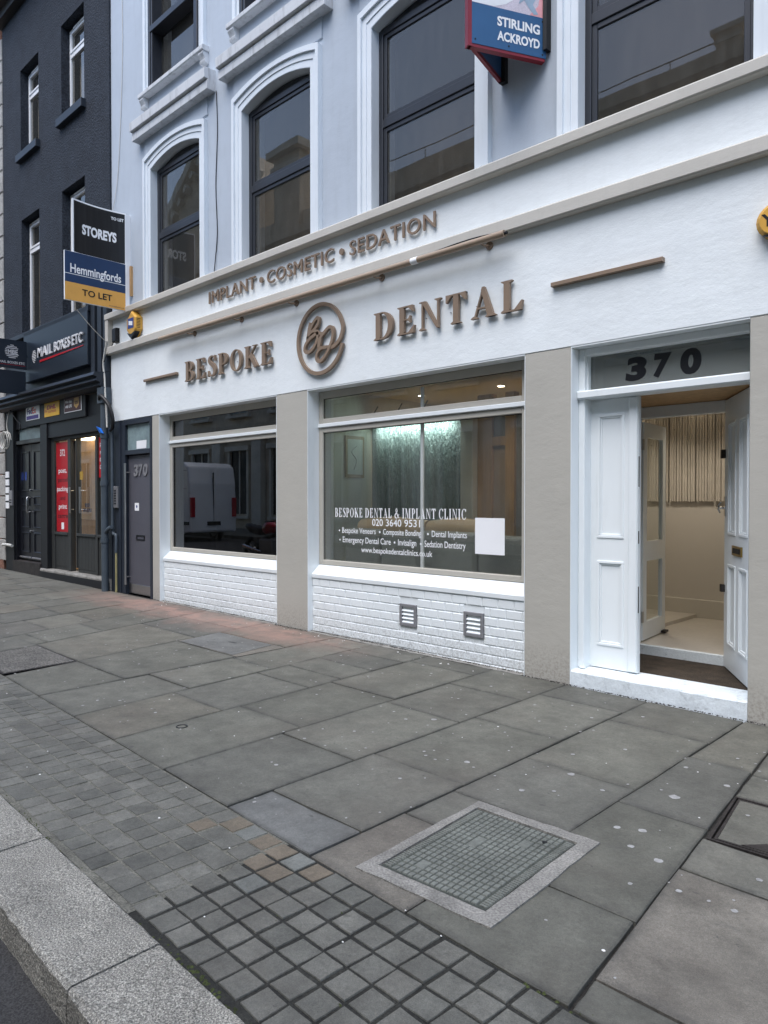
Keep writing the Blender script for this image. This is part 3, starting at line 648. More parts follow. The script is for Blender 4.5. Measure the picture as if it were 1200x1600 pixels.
# ---- kerb stones
kb = struct(MB().add([(x, y_kerb(x) - d, GZ(x) - .10) for x in (-32, 6) for d in (0.02, .30)], [(0, 1, 3, 2)]).build('kerb', 'mortar'))
x = -2.25 + 1.07 * 7
while x > -30:
    a, b = x - 1.065, x - .006
    NS = 16; vs = []
    for i in range(NS + 1):
        q = a + (b - a) * i / NS; e = lambda k=.004: random.uniform(-k, k); chip = (.012 if random.random() < .12 else 0)
        vs += [(q, y_kerb(q) + e(.003), GZ(q) - .14), (q, y_kerb(q) + e(.003), GZ(q) - .006), (q, y_kerb(q) - .008, GZ(q) + e(.0015)), (q, y_kerb(q) - .15, GZ(q) + e(.002)), (q, y_kerb(q) - .300 + chip + e(), GZ(q) - .002 + e(.0015)), (q, y_kerb(q) - .316 + e(.003), GZ(q) - .014 - chip + e(.003)), (q, y_kerb(q) - .322 + e(.003), GZ(q) - .20)]
    MB().add(vs, [tuple(range(7)), tuple(range(7 * NS + 6, 7 * NS - 1, -1))] + [(7 * i + k, 7 * i + 7 + k, 7 * i + 7 + (k + 1) % 7, 7 * i + (k + 1) % 7) for i in range(NS) for k in range(7)]).build('kerb_stone', 'granite', kb)
    x -= 1.07
# ---- road, far kerb and far pavement
mb = MB()
for a, b in zip(range(-40, 20, 4), range(-36, 24, 4)):
    mb.add([(a, -10.4, GZ(a) - .125), (b, -10.4, GZ(b) - .125), (b, y_kerb(b) - .30, GZ(b) - .125), (a, y_kerb(a) - .30, GZ(a) - .125)], [(0, 1, 2, 3)])
struct(mb.build('road', 'asphalt'))
mb = MB(); sheet(mb, -60, 30, -14.2, -10.4, -.0, 6)
for a, b in zip(range(-60, 30, 10), range(-50, 40, 10)): mb.add([(a, -10.4, GZ(a)), (b, -10.4, GZ(b)), (b, -10.4, GZ(b) - .2), (a, -10.4, GZ(a) - .2)], [(0, 1, 2, 3)])
struct(mb.build('far_pavement', 'slab'))

# ---- trodden gum and scraps on the paving
gum = MB(); pap = MB()
def blob(mb, x, y, r, h, e=1.0):
    n = 9; z = GZ(x) + .0012; a0 = random.random() * 6
    ring = [(x + r * (1 + random.uniform(-.18, .18)) * math.cos(a0 + 6.283 * i / n), y + e * r * (1 + random.uniform(-.18, .18)) * math.sin(a0 + 6.283 * i / n)) for i in range(n)]
    mb.add([(p, q, z) for p, q in ring] + [(x + (p - x) * .7, y + (q - y) * .7, z + h) for p, q in ring], [tuple(range(n, 2 * n))] + [(i, (i + 1) % n, n + (i + 1) % n, n + i) for i in range(n)], False)
for i in range(430):
    x = random.uniform(-9.5, -.9); y = random.uniform(-3.2, -.15)
    blob(gum, x, y, random.choice([.004, .005, .006, .008, .010, .013]), .0012)
for x, y, r in [(-1.50, -1.62, .026), (-1.36, -1.28, .016), (-1.28, -2.32, .020), (-1.62, -1.17, .016), (-1.45, -2.10, .018), (-1.55, -2.15, .016), (-1.42, -2.28, .016), (-2.03, -1.72, .020), (-2.55, -1.98, .018), (-2.1, -2.1, .016), (-3.2, -1.5, .02)]:
    blob(gum, x, y, r, .0015)
for i in range(40):
    x = random.uniform(-9, -1); y = random.choice([random.uniform(-4.0, -3.3), random.uniform(-3.2, -.1)])
    blob(pap, x, y, random.choice([.004, .005, .007]), .002, random.uniform(.5, 1))
for i in range(26): blob(pap, random.uniform(-9.5, -3.6), random.uniform(-.22, -.02), random.choice([.004, .006, .012]), .003, .6)
tag(gum.build('chewing_gum', 'gum'), 'pale trodden chewing gum spots over the paving slabs', 'chewing gum', kind='stuff')
tag(pap.build('paper_scraps', 'paper'), 'tiny white scraps scattered on the paving', 'litter', kind='stuff')
# dark grit along the wall foot, also drawing its contact shadow
mb = MB()
for i in range(2600):
    x = random.uniform(-11.2, -.8); tile = (-9.63 < x < -6.91) or (-6.31 < x < -3.47)
    y = (.055 if tile else -.008) - abs(random.gauss(0, .012)); r = random.uniform(.002, .007)
    z = GZ(x) + .001; mb.add([(x - r, y - r * .6, z), (x + r, y - r * .5, z), (x + r * .3, y + r, z), (x, y, z + r)], [(0, 1, 3), (1, 2, 3), (2, 0, 3)])
tag(mb.build('wall_foot_contact_grit', 'mortar'), 'dark grit and drawn contact shade along the foot of the white shopfront', 'grit', kind='stuff')

# ---- manhole cover with raised pattern in a concrete surround
mh = thing('manhole_cover', 'large square patterned iron manhole cover in a pale concrete surround', 'manhole cover', (-1.84, -2.80, GZ(-1.84)))
zc = GZ(-1.84) + .005
O4 = [(-2.145, -3.255), (-1.495, -3.215), (-1.525, -2.36), (-2.175, -2.37)]; I4 = [(-2.085, -3.18), (-1.565, -3.15), (-1.59, -2.435), (-2.13, -2.44)]
def subdiv(p, n=7, j=.006):
    out = []
    for a, b in zip(p, p[1:] + p[:1]):
        for i in range(n): out.append((a[0] + (b[0] - a[0]) * i / n + (random.uniform(-j, j) if i else 0), a[1] + (b[1] - a[1]) * i / n + (random.uniform(-j, j) if i else 0)))
    return out
A, I = subdiv(O4, 9, .005), subdiv(I4, 9, .0015); n = len(A)
MB().add([(x, y, zc - .006) for x, y in A] + [(x, y, zc + .0015) for x, y in A] + [(x, y, zc + .004) for x, y in I] + [(x, y, zc - .02) for x, y in I],
         [f for i in range(n) for f in ((i, (i + 1) % n, n + (i + 1) % n, n + i), (n + i, n + (i + 1) % n, 2 * n + (i + 1) % n, 2 * n + i), (2 * n + i, 2 * n + (i + 1) % n, 3 * n + (i + 1) % n, 3 * n + i))]).build('concrete_surround', 'concrete', mh)
def lerp4(q, u, v): return tuple((q[0][i] * (1 - u) + q[1][i] * u) * (1 - v) + (q[3][i] * (1 - u) + q[2][i] * u) * v for i in (0, 1))
MB().add([(x, y, zc - .0005) for x, y in [lerp4(I4, u, v) for u, v in ((.012, .012), (.988, .012), (.988, .988), (.012, .988))]], [(0, 1, 2, 3)]).build('cover_plate', 'iron_mid', mh)
pat = MB()
def stud(u0, u1, v0, v1, h=.004):
    q = [lerp4(I4, u, v) for u, v in ((u0, v0), (u1, v0), (u1, v1), (u0, v1))]; cx = sum(p[0] for p in q) / 4; cy = sum(p[1] for p in q) / 4
    t = [(x + (cx - x) * .10, y + (cy - y) * .10) for x, y in q]
    pat.add([(x, y, zc - .0005) for x, y in q] + [(x, y, zc - .0005 + h) for x, y in t], [(4, 5, 6, 7)] + [(i, (i + 1) % 4, 4 + (i + 1) % 4, 4 + i) for i in range(4)])
N = 15
for i in range(N):
    for j in range(19):
        u0, v0 = .10 + .80 * i / N, .022 + .956 * j / 19
        if (i in (4, 5) and j in (10, 11, 12)) or (i in (2, 3) and j in (2, 3)) or (i in (10, 11) and j in (14, 15)): continue
        stud(u0 + .0050, u0 + .80 / N - .0050, v0 + .0045, v0 + .956 / 19 - .0045)
for j in range(44):
    v0 = .03 + .94 * j / 44
    for u0 in (.022, .915): stud(u0, u0 + .066, v0 + .0035, v0 + .94 / 44 - .0035)
for i, j, wv in ((4, 10, 3), (2, 2, 2), (10, 14, 2)): stud(.10 + .8 * i / N + .006, .10 + .8 * (i + 2) / N - .006, .022 + .956 * j / 19 + .005, .022 + .956 * (j + wv) / 19 - .005, .0042)
o = pat.build('raised_pattern', 'iron', mh); o['kind'] = 'stuff'
MB().tube([(-1.70, -2.53, zc + .004), (-1.70, -2.53, zc + .0052)], .012, 8).build('key_hole', 'black', mh)
# ---- recessed access cover at the right: paved tray with iron edges and a corner key plate
ac = thing('access_cover', 'dark iron-edged recessed access cover filled with grey paving', 'access cover', (-.88, -1.67, GZ(-.88)))
P4 = [(-1.215, -1.965), (-.52, -1.95), (-.50, -1.385), (-1.285, -1.385)]; za = GZ(-.9)
def inset(q, d):
    cx = sum(p[0] for p in q) / 4; cy = sum(p[1] for p in q) / 4
    return [(x + (d if x < cx else -d), y + (d if y < cy else -d)) for x, y in q]
for a, b, zz, nm in ((0, .014, .002, 'outer_rim'), (.024, .036, .001, 'inner_rim')):
    A, I = inset(P4, a), inset(P4, b)
    MB().add([(x, y, za + zz) for x, y in A] + [(x, y, za + zz) for x, y in I] + [(x, y, za - .03) for x, y in A] + [(x, y, za - .03) for x, y in I],
             [f for i in range(4) for f in ((i, (i + 1) % 4, 4 + (i + 1) % 4, 4 + i), (i, 8 + i, 8 + (i + 1) % 4, (i + 1) % 4), (4 + i, 4 + (i + 1) % 4, 12 + (i + 1) % 4, 12 + i))]).build(nm, 'iron_dark', ac)
I = inset(P4, .037); MB().add([(x, y, za + .0005) for x, y in I], [(0, 1, 2, 3)]).build('paving_infill', 'slab', ac)
q = [(-1.08, -1.925), (-.93, -1.92), (-1.00, -1.84)]
MB().add([(x, y, za + .0035) for x, y in q] + [(x, y, za) for x, y in q], [(0, 1, 2), (0, 3, 4, 1), (1, 4, 5, 2), (2, 5, 3, 0)]).build('corner_key_plate', 'iron_dark', ac)
# ---- paved cover in a darker frame, mid pavement
pc = thing('paved_cover', 'pale grey slab cover in a thin darker frame near the wall', 'utility cover', (-6.45, -1.05, GZ(-6.45)))
P4 = [(xb(13, -1.34) + .006, -1.334), (xb(12, -1.34) - .006, -1.334), (xb(12, -.74) - .006, -.746), (xb(13, -.74) + .006, -.746)]; zz = GZ(-6.45)
MB().add([(x, y, GZ(x) - .0015) for x, y in P4], [(0, 1, 2, 3)]).build('frame', 'slab_worn', pc)
P5 = [(-6.80, -1.33), (-5.87, -1.32), (-5.98, -.775), (-6.94, -.77)]
MB().add([(x, y, GZ(x) + .0022) for x, y in P5] + [(x, y, GZ(x) - .003) for x, y in P5], [(0, 1, 2, 3)] + [(i, 4 + i, 4 + (i + 1) % 4, (i + 1) % 4) for i in range(4)]).build('slab_infill', 'slab_blue', pc)
MB().add([(-6.42, -1.0, GZ(-6.4) + .0028), (-6.30, -.985, GZ(-6.4) + .0028), (-6.30, -.965, GZ(-6.4) + .0028), (-6.42, -.98, GZ(-6.4) + .0028)], [(0, 1, 2, 3)]).build('lifting_slot', 'black', pc)
# ---- rough speckled cover by the setts
M['aggregate'] = pm('exposed_aggregate', (.105, .10, .09), .9, .25, 4, .6, 75, .010, 60)
rc = thing('aggregate_cover', 'speckled rough aggregate cover beside the setts at the far left', 'utility cover', (-7.1, -2.8, GZ(-7.1)))
P4 = [(-7.52, y_slab(-7.5) + .01), (-6.60, y_slab(-6.6) + .01), (-6.64, -2.475), (-7.62, -2.455)]
MB().add([(x, y, GZ(x) - .002) for x, y in P4], [(0, 1, 2, 3)]).build('rim', 'iron_dark', rc)
I = inset(P4, .022); MB().add([(x, y, GZ(x) + .002) for x, y in I] + [(x, y, GZ(x) - .004) for x, y in I], [(0, 1, 2, 3)] + [(i, 4 + i, 4 + (i + 1) % 4, (i + 1) % 4) for i in range(4)]).build('aggregate_infill', 'aggregate', rc)
P4b = [(-8.0, y_slab(-7.8) + .006), (-7.53, y_slab(-7.5) + .006), (-7.63, -2.455), (-8.1, -2.46)]
slab_piece(P4b, 'slab')
# black rubber ring and small debris on the slabs
MB().tube([(-4.27 + .035 * math.cos(t * .5236), -2.80 + .035 * math.sin(t * .5236), GZ(-3.9) + .006) for t in range(13)], .0045, 6).build('rubber_ring', 'cable_k')
tag(bpy.data.objects['rubber_ring'], 'small black rubber ring lying on a paving slab', 'ring')

# ================================================================ THE CLINIC BUILDING
XL, XR = -11.15, 3.0
cb = thing('clinic_building', 'white painted shopfront building with pale lilac upper wall and arched windows', 'building', (-4.0, .2, 0))
# lower fascia, upper fascia, wall behind, return at the left corner
MB().cbox(XL, XR, 0, .36, 2.757, 3.86, .006).build('lower_fascia', 'white', cb)
MB().cbox(XL, XR, .012, .36, 3.90, 4.40, .004).build('upper_fascia', 'white', cb)
def band(name, z0, z1, x0, yf):
    MB().prof_x([(.03, z0 + .004), (yf + .012, z0), (yf, z0 + .012), (yf, z1 - .012), (yf + .010, z1), (.03, z1 + .012)], x0, XR).build(name, 'band', cb, bevel=.003)
band('lower_string_course', 3.808, 3.928, XL - .02, -.082)
band('upper_string_course', 4.352, 4.452, XL - .05, -.085)
MB().cbox(XL - .05, XL + .05, -.075, .1, 3.925, 4.355, .006).build('fascia_end_strip', 'band', cb)
# pilasters
for a, b in ((-9.855, -9.648), (-6.901, -6.332), (-3.46, -3.023), (-1.667, XR)):
    MB().cbox(a, b, .004, .36, -.15, 2.756, .006).build('pilaster', 'taupe', cb)
# white reveals: left cheek of each recess runs from the wall face to the frame
for x, y1 in ((-9.648, .17), (-6.332, .17), (-3.023, .14)):
    MB().box(x, x + .006, .001, y1, -.12, 2.7555).build('reveal', 'gloss_white', cb)
for x in (-6.901, -3.46):
    MB().box(x - .006, x, .006, .17, -.12, 2.7555).build('reveal', 'gloss_white', cb)
for a, b in ((-9.642, -6.907), (-6.326, -3.466), (-3.017, -1.667)):
    MB().box(a, b, .004, .20, 2.748, 2.7565).build('soffit', 'gloss_white', cb)
# stall risers: backing wall, bevelled tiles, sill
tile_me = None
def tile_mesh(wd, ht):
    c = .009; x, z = wd / 2, ht / 2
    vs = [(-x, .012, -z), (x, .012, -z), (x, .012, z), (-x, .012, z), (-x, .0075, -z), (x, .0075, -z), (x, .0075, z), (-x, .0075, z), (-x + c, 0, -z + c), (x - c, 0, -z + c), (x - c, 0, z - c), (-x + c, 0, z - c)]
    fs = [(0, 1, 5, 4), (1, 2, 6, 5), (2, 3, 7, 6), (3, 0, 4, 7), (4, 5, 9, 8), (5, 6, 10, 9), (6, 7, 11, 10), (7, 4, 8, 11), (8, 9, 10, 11)]
    me = bpy.data.meshes.new('tile'); me.from_pydata(vs, [], fs); me.update(); me.materials.append(M['white_tile'])
    bm = bmesh.new(); bm.from_mesh(me); bmesh.ops.recalc_face_normals(bm, faces=bm.faces[:]); bm.to_mesh(me); bm.free()
    return me
TC, TW = .0855, .1735
T_full = tile_mesh(TW - .002, TC - .002); cache = {}
vents = [(-4.965, -4.742, .263, .480), (-4.155, -3.930, .261, .486)]
for wi, (a, b) in enumerate(((-9.642, -6.907), (-6.326, -3.466))):
    rp = MB().box(a, b, .0715, .33, -.15, .640).build('stall_riser', 'white_tile', cb); og = ORG[rp.name]
    for r in range(8):
        zc = .632 - TC * (r + .5)
        x = a + .002 + (0 if r % 2 else -TW / 2) + .03
        while x < b:
            l, rr = max(x, a + .003), min(x + TW, b - .003)
            x += TW
            if rr - l < .012: continue
            if any(l < v[1] and rr > v[0] and zc + TC / 2 > v[2] + .01 and zc - TC / 2 < v[3] - .01 for v in vents): 
                v = [v for v in vents if l < v[1] and rr > v[0]][0]
                if l < v[0] - .012: rr = min(rr, v[0])
                elif rr > v[1] + .012: l = max(l, v[1])
                else: continue
            k = round(rr - l, 3)
            me = T_full if abs(k - TW) < .002 else cache.setdefault(k, None) or tile_mesh(rr - l - .002, TC - .002)
            if me is not T_full: cache[k] = me
            if zc + TC / 2 < GZ(l) - .01: continue
            o = bpy.data.objects.new('tile', me); C.objects.link(o); o.parent = rp
            o.location = ((l + rr) / 2 - og.x, .0625 + random.uniform(-.0006, .0006) - og.y, zc - og.z)
            o.rotation_euler = (random.uniform(-.006, .006), 0, random.uniform(-.006, .006))
    MB().prof_x([(.052, .640), (.050, .684), (.060, .690), (.166, .782), (.33, .782), (.33, .640)], a + .002, b - .002).build('sill', 'gloss_white', cb, bevel=.004)
for v in vents:
    p = MB()
    for x0, x1, z0, z1 in ((v[0], v[0] + .032, v[2], v[3]), (v[1] - .032, v[1], v[2], v[3]), (v[0] + .032, v[1] - .032, v[2], v[2] + .03), (v[0] + .032, v[1] - .032, v[3] - .03, v[3])): p.cbox(x0, x1, .050, .073, z0, z1, .003)
    vo = p.build('air_vent', 'vent', cb)
    MB().box(v[0] + .03, v[1] - .03, .0735, .0745, v[2] + .028, v[3] - .028).build('duct', 'vent_dark', vo)
    for k in range(4):
        z = v[2] + .036 + k * (v[3] - v[2] - .066) / 4
        MB().add([(v[0] + .034, .053, z), (v[1] - .034, .053, z), (v[1] - .034, .072, z + .018), (v[0] + .034, .072, z + .018), (v[0] + .034, .053, z - .004), (v[1] - .034, .053, z - .004), (v[1] - .034, .072, z + .014), (v[0] + .034, .072, z + .014)],
                 [(0, 1, 2, 3), (4, 7, 6, 5), (0, 4, 5, 1)]).build('louvre', 'gloss_white', vo)
# shop windows
def shop_window(a, b, gl, gr, panes):
    wn = MB()
    for x0, x1, z0, z1 in ((a, gl, .785, 2.748), (gr, b, .785, 2.748), (gl, gr, .785, .840), (gl, gr, 2.668, 2.748), (gl, gr, 2.282, 2.338), (gl, gr, 2.384, 2.440)):
        wn.cbox(x0, x1, .165, .225, z0, z1, .006)
    wo = wn.build('shop_window', 'frame_taupe', cb)
    MB().cbox(a + .006, b - .006, .140, .224, 2.3395, 2.3825, .006).build('transom', 'gloss_white', wo)
    MB().box(gl, gr, .196, .200, .840, 2.282).build('pane', panes, wo)
    MB().box(gl, gr, .196, .200, 2.440, 2.668).build('fanlight_pane', panes, wo)
    bd = MB()
    for z0, z1 in ((.840, 2.282), (2.440, 2.668)):
        bd.box(gl, gr, .188, .1955, z1 - .006, z1).box(gl, gl + .005, .188, .1955, z0, z1 - .006).box(gr - .005, gr, .188, .1955, z0, z1 - .006)
    bd.build('glazing_gasket', 'black', wo)
    return wo
w1 = shop_window(-9.642, -6.907, -9.575, -6.985, 'glass_dark')
w2 = shop_window(-6.326, -3.466, -6.258, -3.600, 'glass')
# vinyl lettering on the main window
def vinyl(body, x0, x1, z0, z1, off=.012, y=.1945):
    mb = MB(); text_on(mb, body, (x0, y, z0), XU, ZU, FR, x1 - x0, z1 - z0, off); return mb.build('window_lettering', 'vinyl', w2)
mb = MB(); serif_word(mb, 'BESPOKE DENTAL & IMPLANT CLINIC', -6.083, -4.233, 1.330, 1.432, .1945, .1945, .12); mb.build('window_lettering', 'vinyl', w2)
vinyl('020', -5.493, -5.335, 1.243, 1.318, .008); vinyl('3640', -5.290, -5.070, 1.243, 1.318, .008); vinyl('9531', -5.028, -4.813, 1.243, 1.318, .008)
def dot(mb, x, z, r, y=.1945): mb.add([(x + r * math.cos(t * .5236), y, z + r * math.sin(t * .5236)) for t in range(12)], [tuple(range(12))])
for segs, z0, z1 in (((('Bespoke Veneers', -5.965, -5.44), ('Composite Bonding', -5.33, -4.80), ('Dental Implants', -4.66, -4.225)), 1.135, 1.215),
                     ((('Emergency Dental Care', -5.955, -5.22), ('Invisalign', -5.115, -4.865), ('Sedation Dentistry', -4.755, -4.240)), 1.030, 1.115)):
    for k, (t, x0, x1) in enumerate(segs):
        vinyl(t, x0, x1, z0, z1, .006)
        mb = MB(); dot(mb, x0 - (.05 if k else .045), (z0 + z1) / 2 + .005, .012 if k else .010); mb.build('window_lettering', 'vinyl', w2)
vinyl('www.bespokedentalclinics.co.uk', -5.66, -4.653, .935, 1.012, .006)
MB().box(-4.128, -3.796, .1935, .1955, 1.014, 1.351).build('blank_sticker', 'vinyl', w2)

# ---- entrance: step, frame, fanlight, fixed leaf, open leaf
st = MB(); n = 14
prof = [(.30, -.15), (.008, -.15), (.008, .118), (.016, .129), (.30, .136)]
vs = []
for i in range(n + 1):
    x = -3.017 + 1.35 * i / n
    vs += [(x, y + (random.uniform(-.004, .004) if 0 < k < 4 else 0), z + (random.uniform(-.003, .003) if k in (2, 3) else 0)) for k, (y, z) in enumerate(prof)]
fs = [(5 * i + k, 5 * i + 5 + k, 5 * i + 5 + (k + 1) % 5, 5 * i + (k + 1) % 5) for i in range(n) for k in range(5)] + [(0, 1, 2, 3, 4), tuple(range(5 * n + 4, 5 * n - 1, -1))]
st.add(vs, fs).build('entrance_step', 'step_white', cb)
ef = MB()
ef.cbox(-3.017, -2.962, .115, .235, .137, 2.748, .006).cbox(-1.700, -1.6675, .115, .235, .137, 2.748, .004)
ef.cbox(-2.962, -1.700, .115, .235, 2.690, 2.748, .006)
efo = ef.build('entrance_frame', 'gloss_white', cb)
MB().cbox(-3.017, -1.668, .080, .240, 2.338, 2.404, .010).build('transom', 'gloss_white', efo)
MB().box(-2.962, -1.700, .196, .200, 2.404, 2.690).build('fanlight_pane', 'glass_fan', efo)
MB().cbox(-2.962, -2.950, .150, .195, 2.404, 2.690, .003).build('bead', 'gloss_white', efo)
MB().cbox(-2.990, -2.948, .10, .125, .137, .150, .003).build('frame_block', 'gloss_white', efo)
for ch, x0, x1, z0, z1 in (('3', -2.652, -2.487, 2.452, 2.640), ('7', -2.432, -2.300, 2.455, 2.640), ('0', -2.222, -2.064, 2.452, 2.648)):
    mb = MB(); text_on(mb, ch, (x0, .1948, z0), XU, ZU, FR, x1 - x0, z1 - z0, .055, 0, 1, .10 if ch != '0' else .05); mb.build('door_number', 'k_print', efo)
def moulded_leaf(name, O, U, N, wid, z0, z1, panels, th=.045):
    """panelled door leaf: O hinge corner on the visible face, U along the leaf, N away from the reader"""
    O, U, N = Vector(O), Vector(U).normalized(), Vector(N).normalized(); Z = Vector((0, 0, 1))
    mb = MB(); H = z1 - z0; o = Vector((O.x, O.y, z0))
    us = sorted({0, wid} | {p[0] for p in panels} | {p[1] for p in panels}); zs = sorted({0, H} | {p[2] - z0 for p in panels} | {p[3] - z0 for p in panels})
    for a, b in zip(us, us[1:]):
        for c, d in zip(zs, zs[1:]):
            um, zm = (a + b) / 2, (c + d) / 2 + z0
            if any(p[0] < um < p[1] and p[2] < zm < p[3] for p in panels): continue
            mb.obox(o + U * a + Z * c, U, Z, N, b - a, d - c, th)
    for p in panels: mb.obox(o + U * p[0] + Z * (p[2] - z0) + N * .012, U, Z, N, p[1] - p[0], p[3] - p[2], th - .024)
    lf = mb.build(name, 'gloss_white', cb)
    for p in panels:
        q = MB(); t, d = .022, .013
        for a, b, c, e in ((p[0], p[1], p[2], p[2] + t), (p[0], p[1], p[3] - t, p[3]), (p[0], p[0] + t, p[2] + t, p[3] - t), (p[1] - t, p[1], p[2] + t, p[3] - t)):
            q.obox(o + U * a + Z * (c - z0) - N * .008, U, Z, N, b - a, e - c, .022)
        for a, b, c, e in ((p[0] + t, p[1] - t, p[2] + t, p[2] + t + d), (p[0] + t, p[1] - t, p[3] - t - d, p[3] - t), (p[0] + t, p[0] + t + d, p[2] + t + d, p[3] - t - d), (p[1] - t - d, p[1] - t, p[2] + t + d, p[3] - t - d)):
            q.obox(o + U * a + Z * (c - z0) + N * .002, U, Z, N, b - a, e - c, .014)
        q.build('panel_moulding', 'gloss_white', lf, bevel=.004)
    return lf
fl = moulded_leaf('door_leaf', (-2.985, .222, 0), (1, 0, 0), (0, 1, 0), .432, .142, 2.336, [(.085, .315, 1.205, 2.215), (.085, .315, .325, 1.02)])
MB().cbox(-2.628, -2.557, .205, .2215, .146, 2.330, .006).build('meeting_stile', 'gloss_white', fl)
for z0, z1 in ((1.62, 1.86), (1.17, 1.27), (.62, .83)): MB().box(-2.5528, -2.5505, .226, .240, z0, z1).build('lock_keep', 'iron_dark', fl)
hx, hy = -1.712, .236; ang = math.atan2(.955 - hy, -2.150 - hx); U2 = Vector((math.cos(ang), math.sin(ang), 0)); N2 = Vector((-U2.y, U2.x, 0))
if N2.x < 0: N2 = -N2           # away from the reader is +x here (we see the street-side face turned left)
U2v = U2; Nv = N2
ol = moulded_leaf('open_door_leaf', (hx, hy, 0), U2, Nv, .845, .150, 2.332, [(.125, .37, 1.235, 2.14), (.475, .72, 1.235, 2.14), (.125, .37, .345, 1.00), (.475, .72, .345, 1.00)])
def on_leaf(u, z, d): return Vector((hx, hy, z)) + U2 * u - Nv * d
lb = MB().obox(on_leaf(.27, 1.085, .012), U2, ZU, Nv, .28, .075, .012).build('letterbox', 'brass', ol)
MB().obox(on_leaf(.30, 1.103, .0135), U2, ZU, Nv, .22, .040, .002).build('flap_opening', 'black', ol)
for z, h in ((1.86, .07), (.76, .06)): MB().obox(on_leaf(.815, z, .028), U2, ZU, Nv, .06, h, .035).build('rim_lock', 'iron_dark', ol)
k = MB().obox(on_leaf(.79, 1.385, .010), U2, ZU, Nv, .035, .16, .010); k.tube([on_leaf(.805, 1.45, .01), on_leaf(.805, 1.45, .055)], .010, 10).tube([on_leaf(.805, 1.45, .05), on_leaf(.865, 1.45, .06)], [.011, .009], 10)
k.tube([on_leaf(.83, 1.50 - .03 * i, .035 + .02 * math.sin(i)) for i in range(4)], .007, 8)
k.build('door_handle', 'chrome', ol)

# ---- grey side door in a dark frame
gd = MB()
gd.cbox(-9.920, -9.856, -.004, .30, -.1, 2.750, .004).cbox(-10.745, -10.690, -.004, .30, -.1, 2.750, .004).cbox(-10.690, -9.920, -.002, .30, 2.675, 2.750, .004).cbox(-10.690, -9.920, -.006, .20, 2.215, 2.285, .004)
gdo = gd.build('side_door_frame', 'door_frame', cb)
MB().box(-10.690, -9.920, .045, .05, 2.285, 2.675).build('frosted_pane', 'glass_frost', gdo)
MB().box(-10.40, -10.10, .040, .0445, 2.30, 2.42).build('pane_notice', 'w_print', gdo)
gl = B('side_door', 'grey_door', cb, -10.686, -9.926, .055, .10, .085, 2.205)
B('kick_plate', 'steel', gl, -10.68, -9.93, .050, .0545, .088, .235)
h = MB().tube([(-10.655, -.02, .22), (-10.655, -.02, 2.09)], .018, 10)
for z in (.34, 1.95): h.tube([(-10.655, -.02, z), (-10.655, .056, z)], .010, 8)
h.build('pull_bar', 'steel', gl)
for ch, x0, x1 in (('3', -10.50, -10.375), ('7', -10.352, -10.225), ('0', -10.215, -10.085)):
    mb = MB(); text_on(mb, ch, (x0, .0548, 1.885), XU, ZU, FR, x1 - x0, .18, .03, .014, 1, .06); mb.build('door_number', 'vent', gl)
lbx = MB()
for a, b, c, d in ((-10.44, -10.18, .915, .932), (-10.44, -10.18, .975, .992), (-10.44, -10.415, .932, .975), (-10.205, -10.18, .932, .975)): lbx.cbox(a, b, .044, .054, c, d, .002)
lbo = lbx.build('letterbox', 'black', gl)
B('door_sticker', 'w_print', gl, -10.49, -10.36, .0525, .0545, 1.36, 1.48)
mb = MB(); dot(mb, -10.425, 1.425, .022, .0515); mb.build('sticker_symbol', 'blue', gl)
B('side_pier', 'door_frame', cb, -11.145, -10.7455, .012, .30, -.1, 2.750, .004)
B('pier_moulding', 'door_frame', cb, -10.90, -10.84, -.006, .0115, -.05, 2.745, .004)

# ---- upper storeys
UC = [-9.215, -6.935, -4.657, -2.315, -.03, 2.25]      # window centres
HWD = .660                                             # half opening width
ZS, ZCR, ZB = 6.340, 6.462, 4.40                       # springing, crown, foot of the first-floor openings
Z2B, Z2T = 7.46, 9.35                                  # second floor
YW = .03
wall = MB()
def seg_arc(cx, hw, zs, zc, n=14):
    r = (hw * hw + (zc - zs) ** 2) / (2 * (zc - zs)); cz = zc - r; a = math.asin(hw / r)
    return [(cx + r * math.sin(-a + 2 * a * i / n), cz + r * math.cos(-a + 2 * a * i / n)) for i in range(n + 1)]
edges = [XL] + [v for c in UC if c < 2 for v in (c - HWD, c + HWD)] + [XR]
TOP = 11.6
for a, b in zip(edges[0::2], edges[1::2]): wall.box(a, b, YW, .36, 4.38, TOP)
for c in UC:
    if c > 2: continue
    ar = seg_arc(c, HWD, ZS, ZCR)
    A = [(x, z) for x, z in ar]; Bq = [(x, Z2B) for x, z in ar]
    wall.strip(A, Bq, YW, .36)
    wall.box(c - HWD, c + HWD, YW, .36, Z2T, TOP)
wall.build('upper_wall', 'upper', cb)
def offset_frame(c, w0, zoff):
    """rails of a surround: jambs from the foot, shoulders, then the segmental arch, at distance w0 outside the opening"""
    ar = seg_arc(c, HWD, ZS, ZCR); out = [(c - HWD - w0, ZB), (c - HWD - w0, ZS + w0 * .9)]
    out += [(x * 1.0 + (x - c) / HWD * w0, z + w0 * 1.12) for x, z in ar]
    return out + [(c + HWD + w0, ZS + w0 * .9), (c + HWD + w0, ZB)]
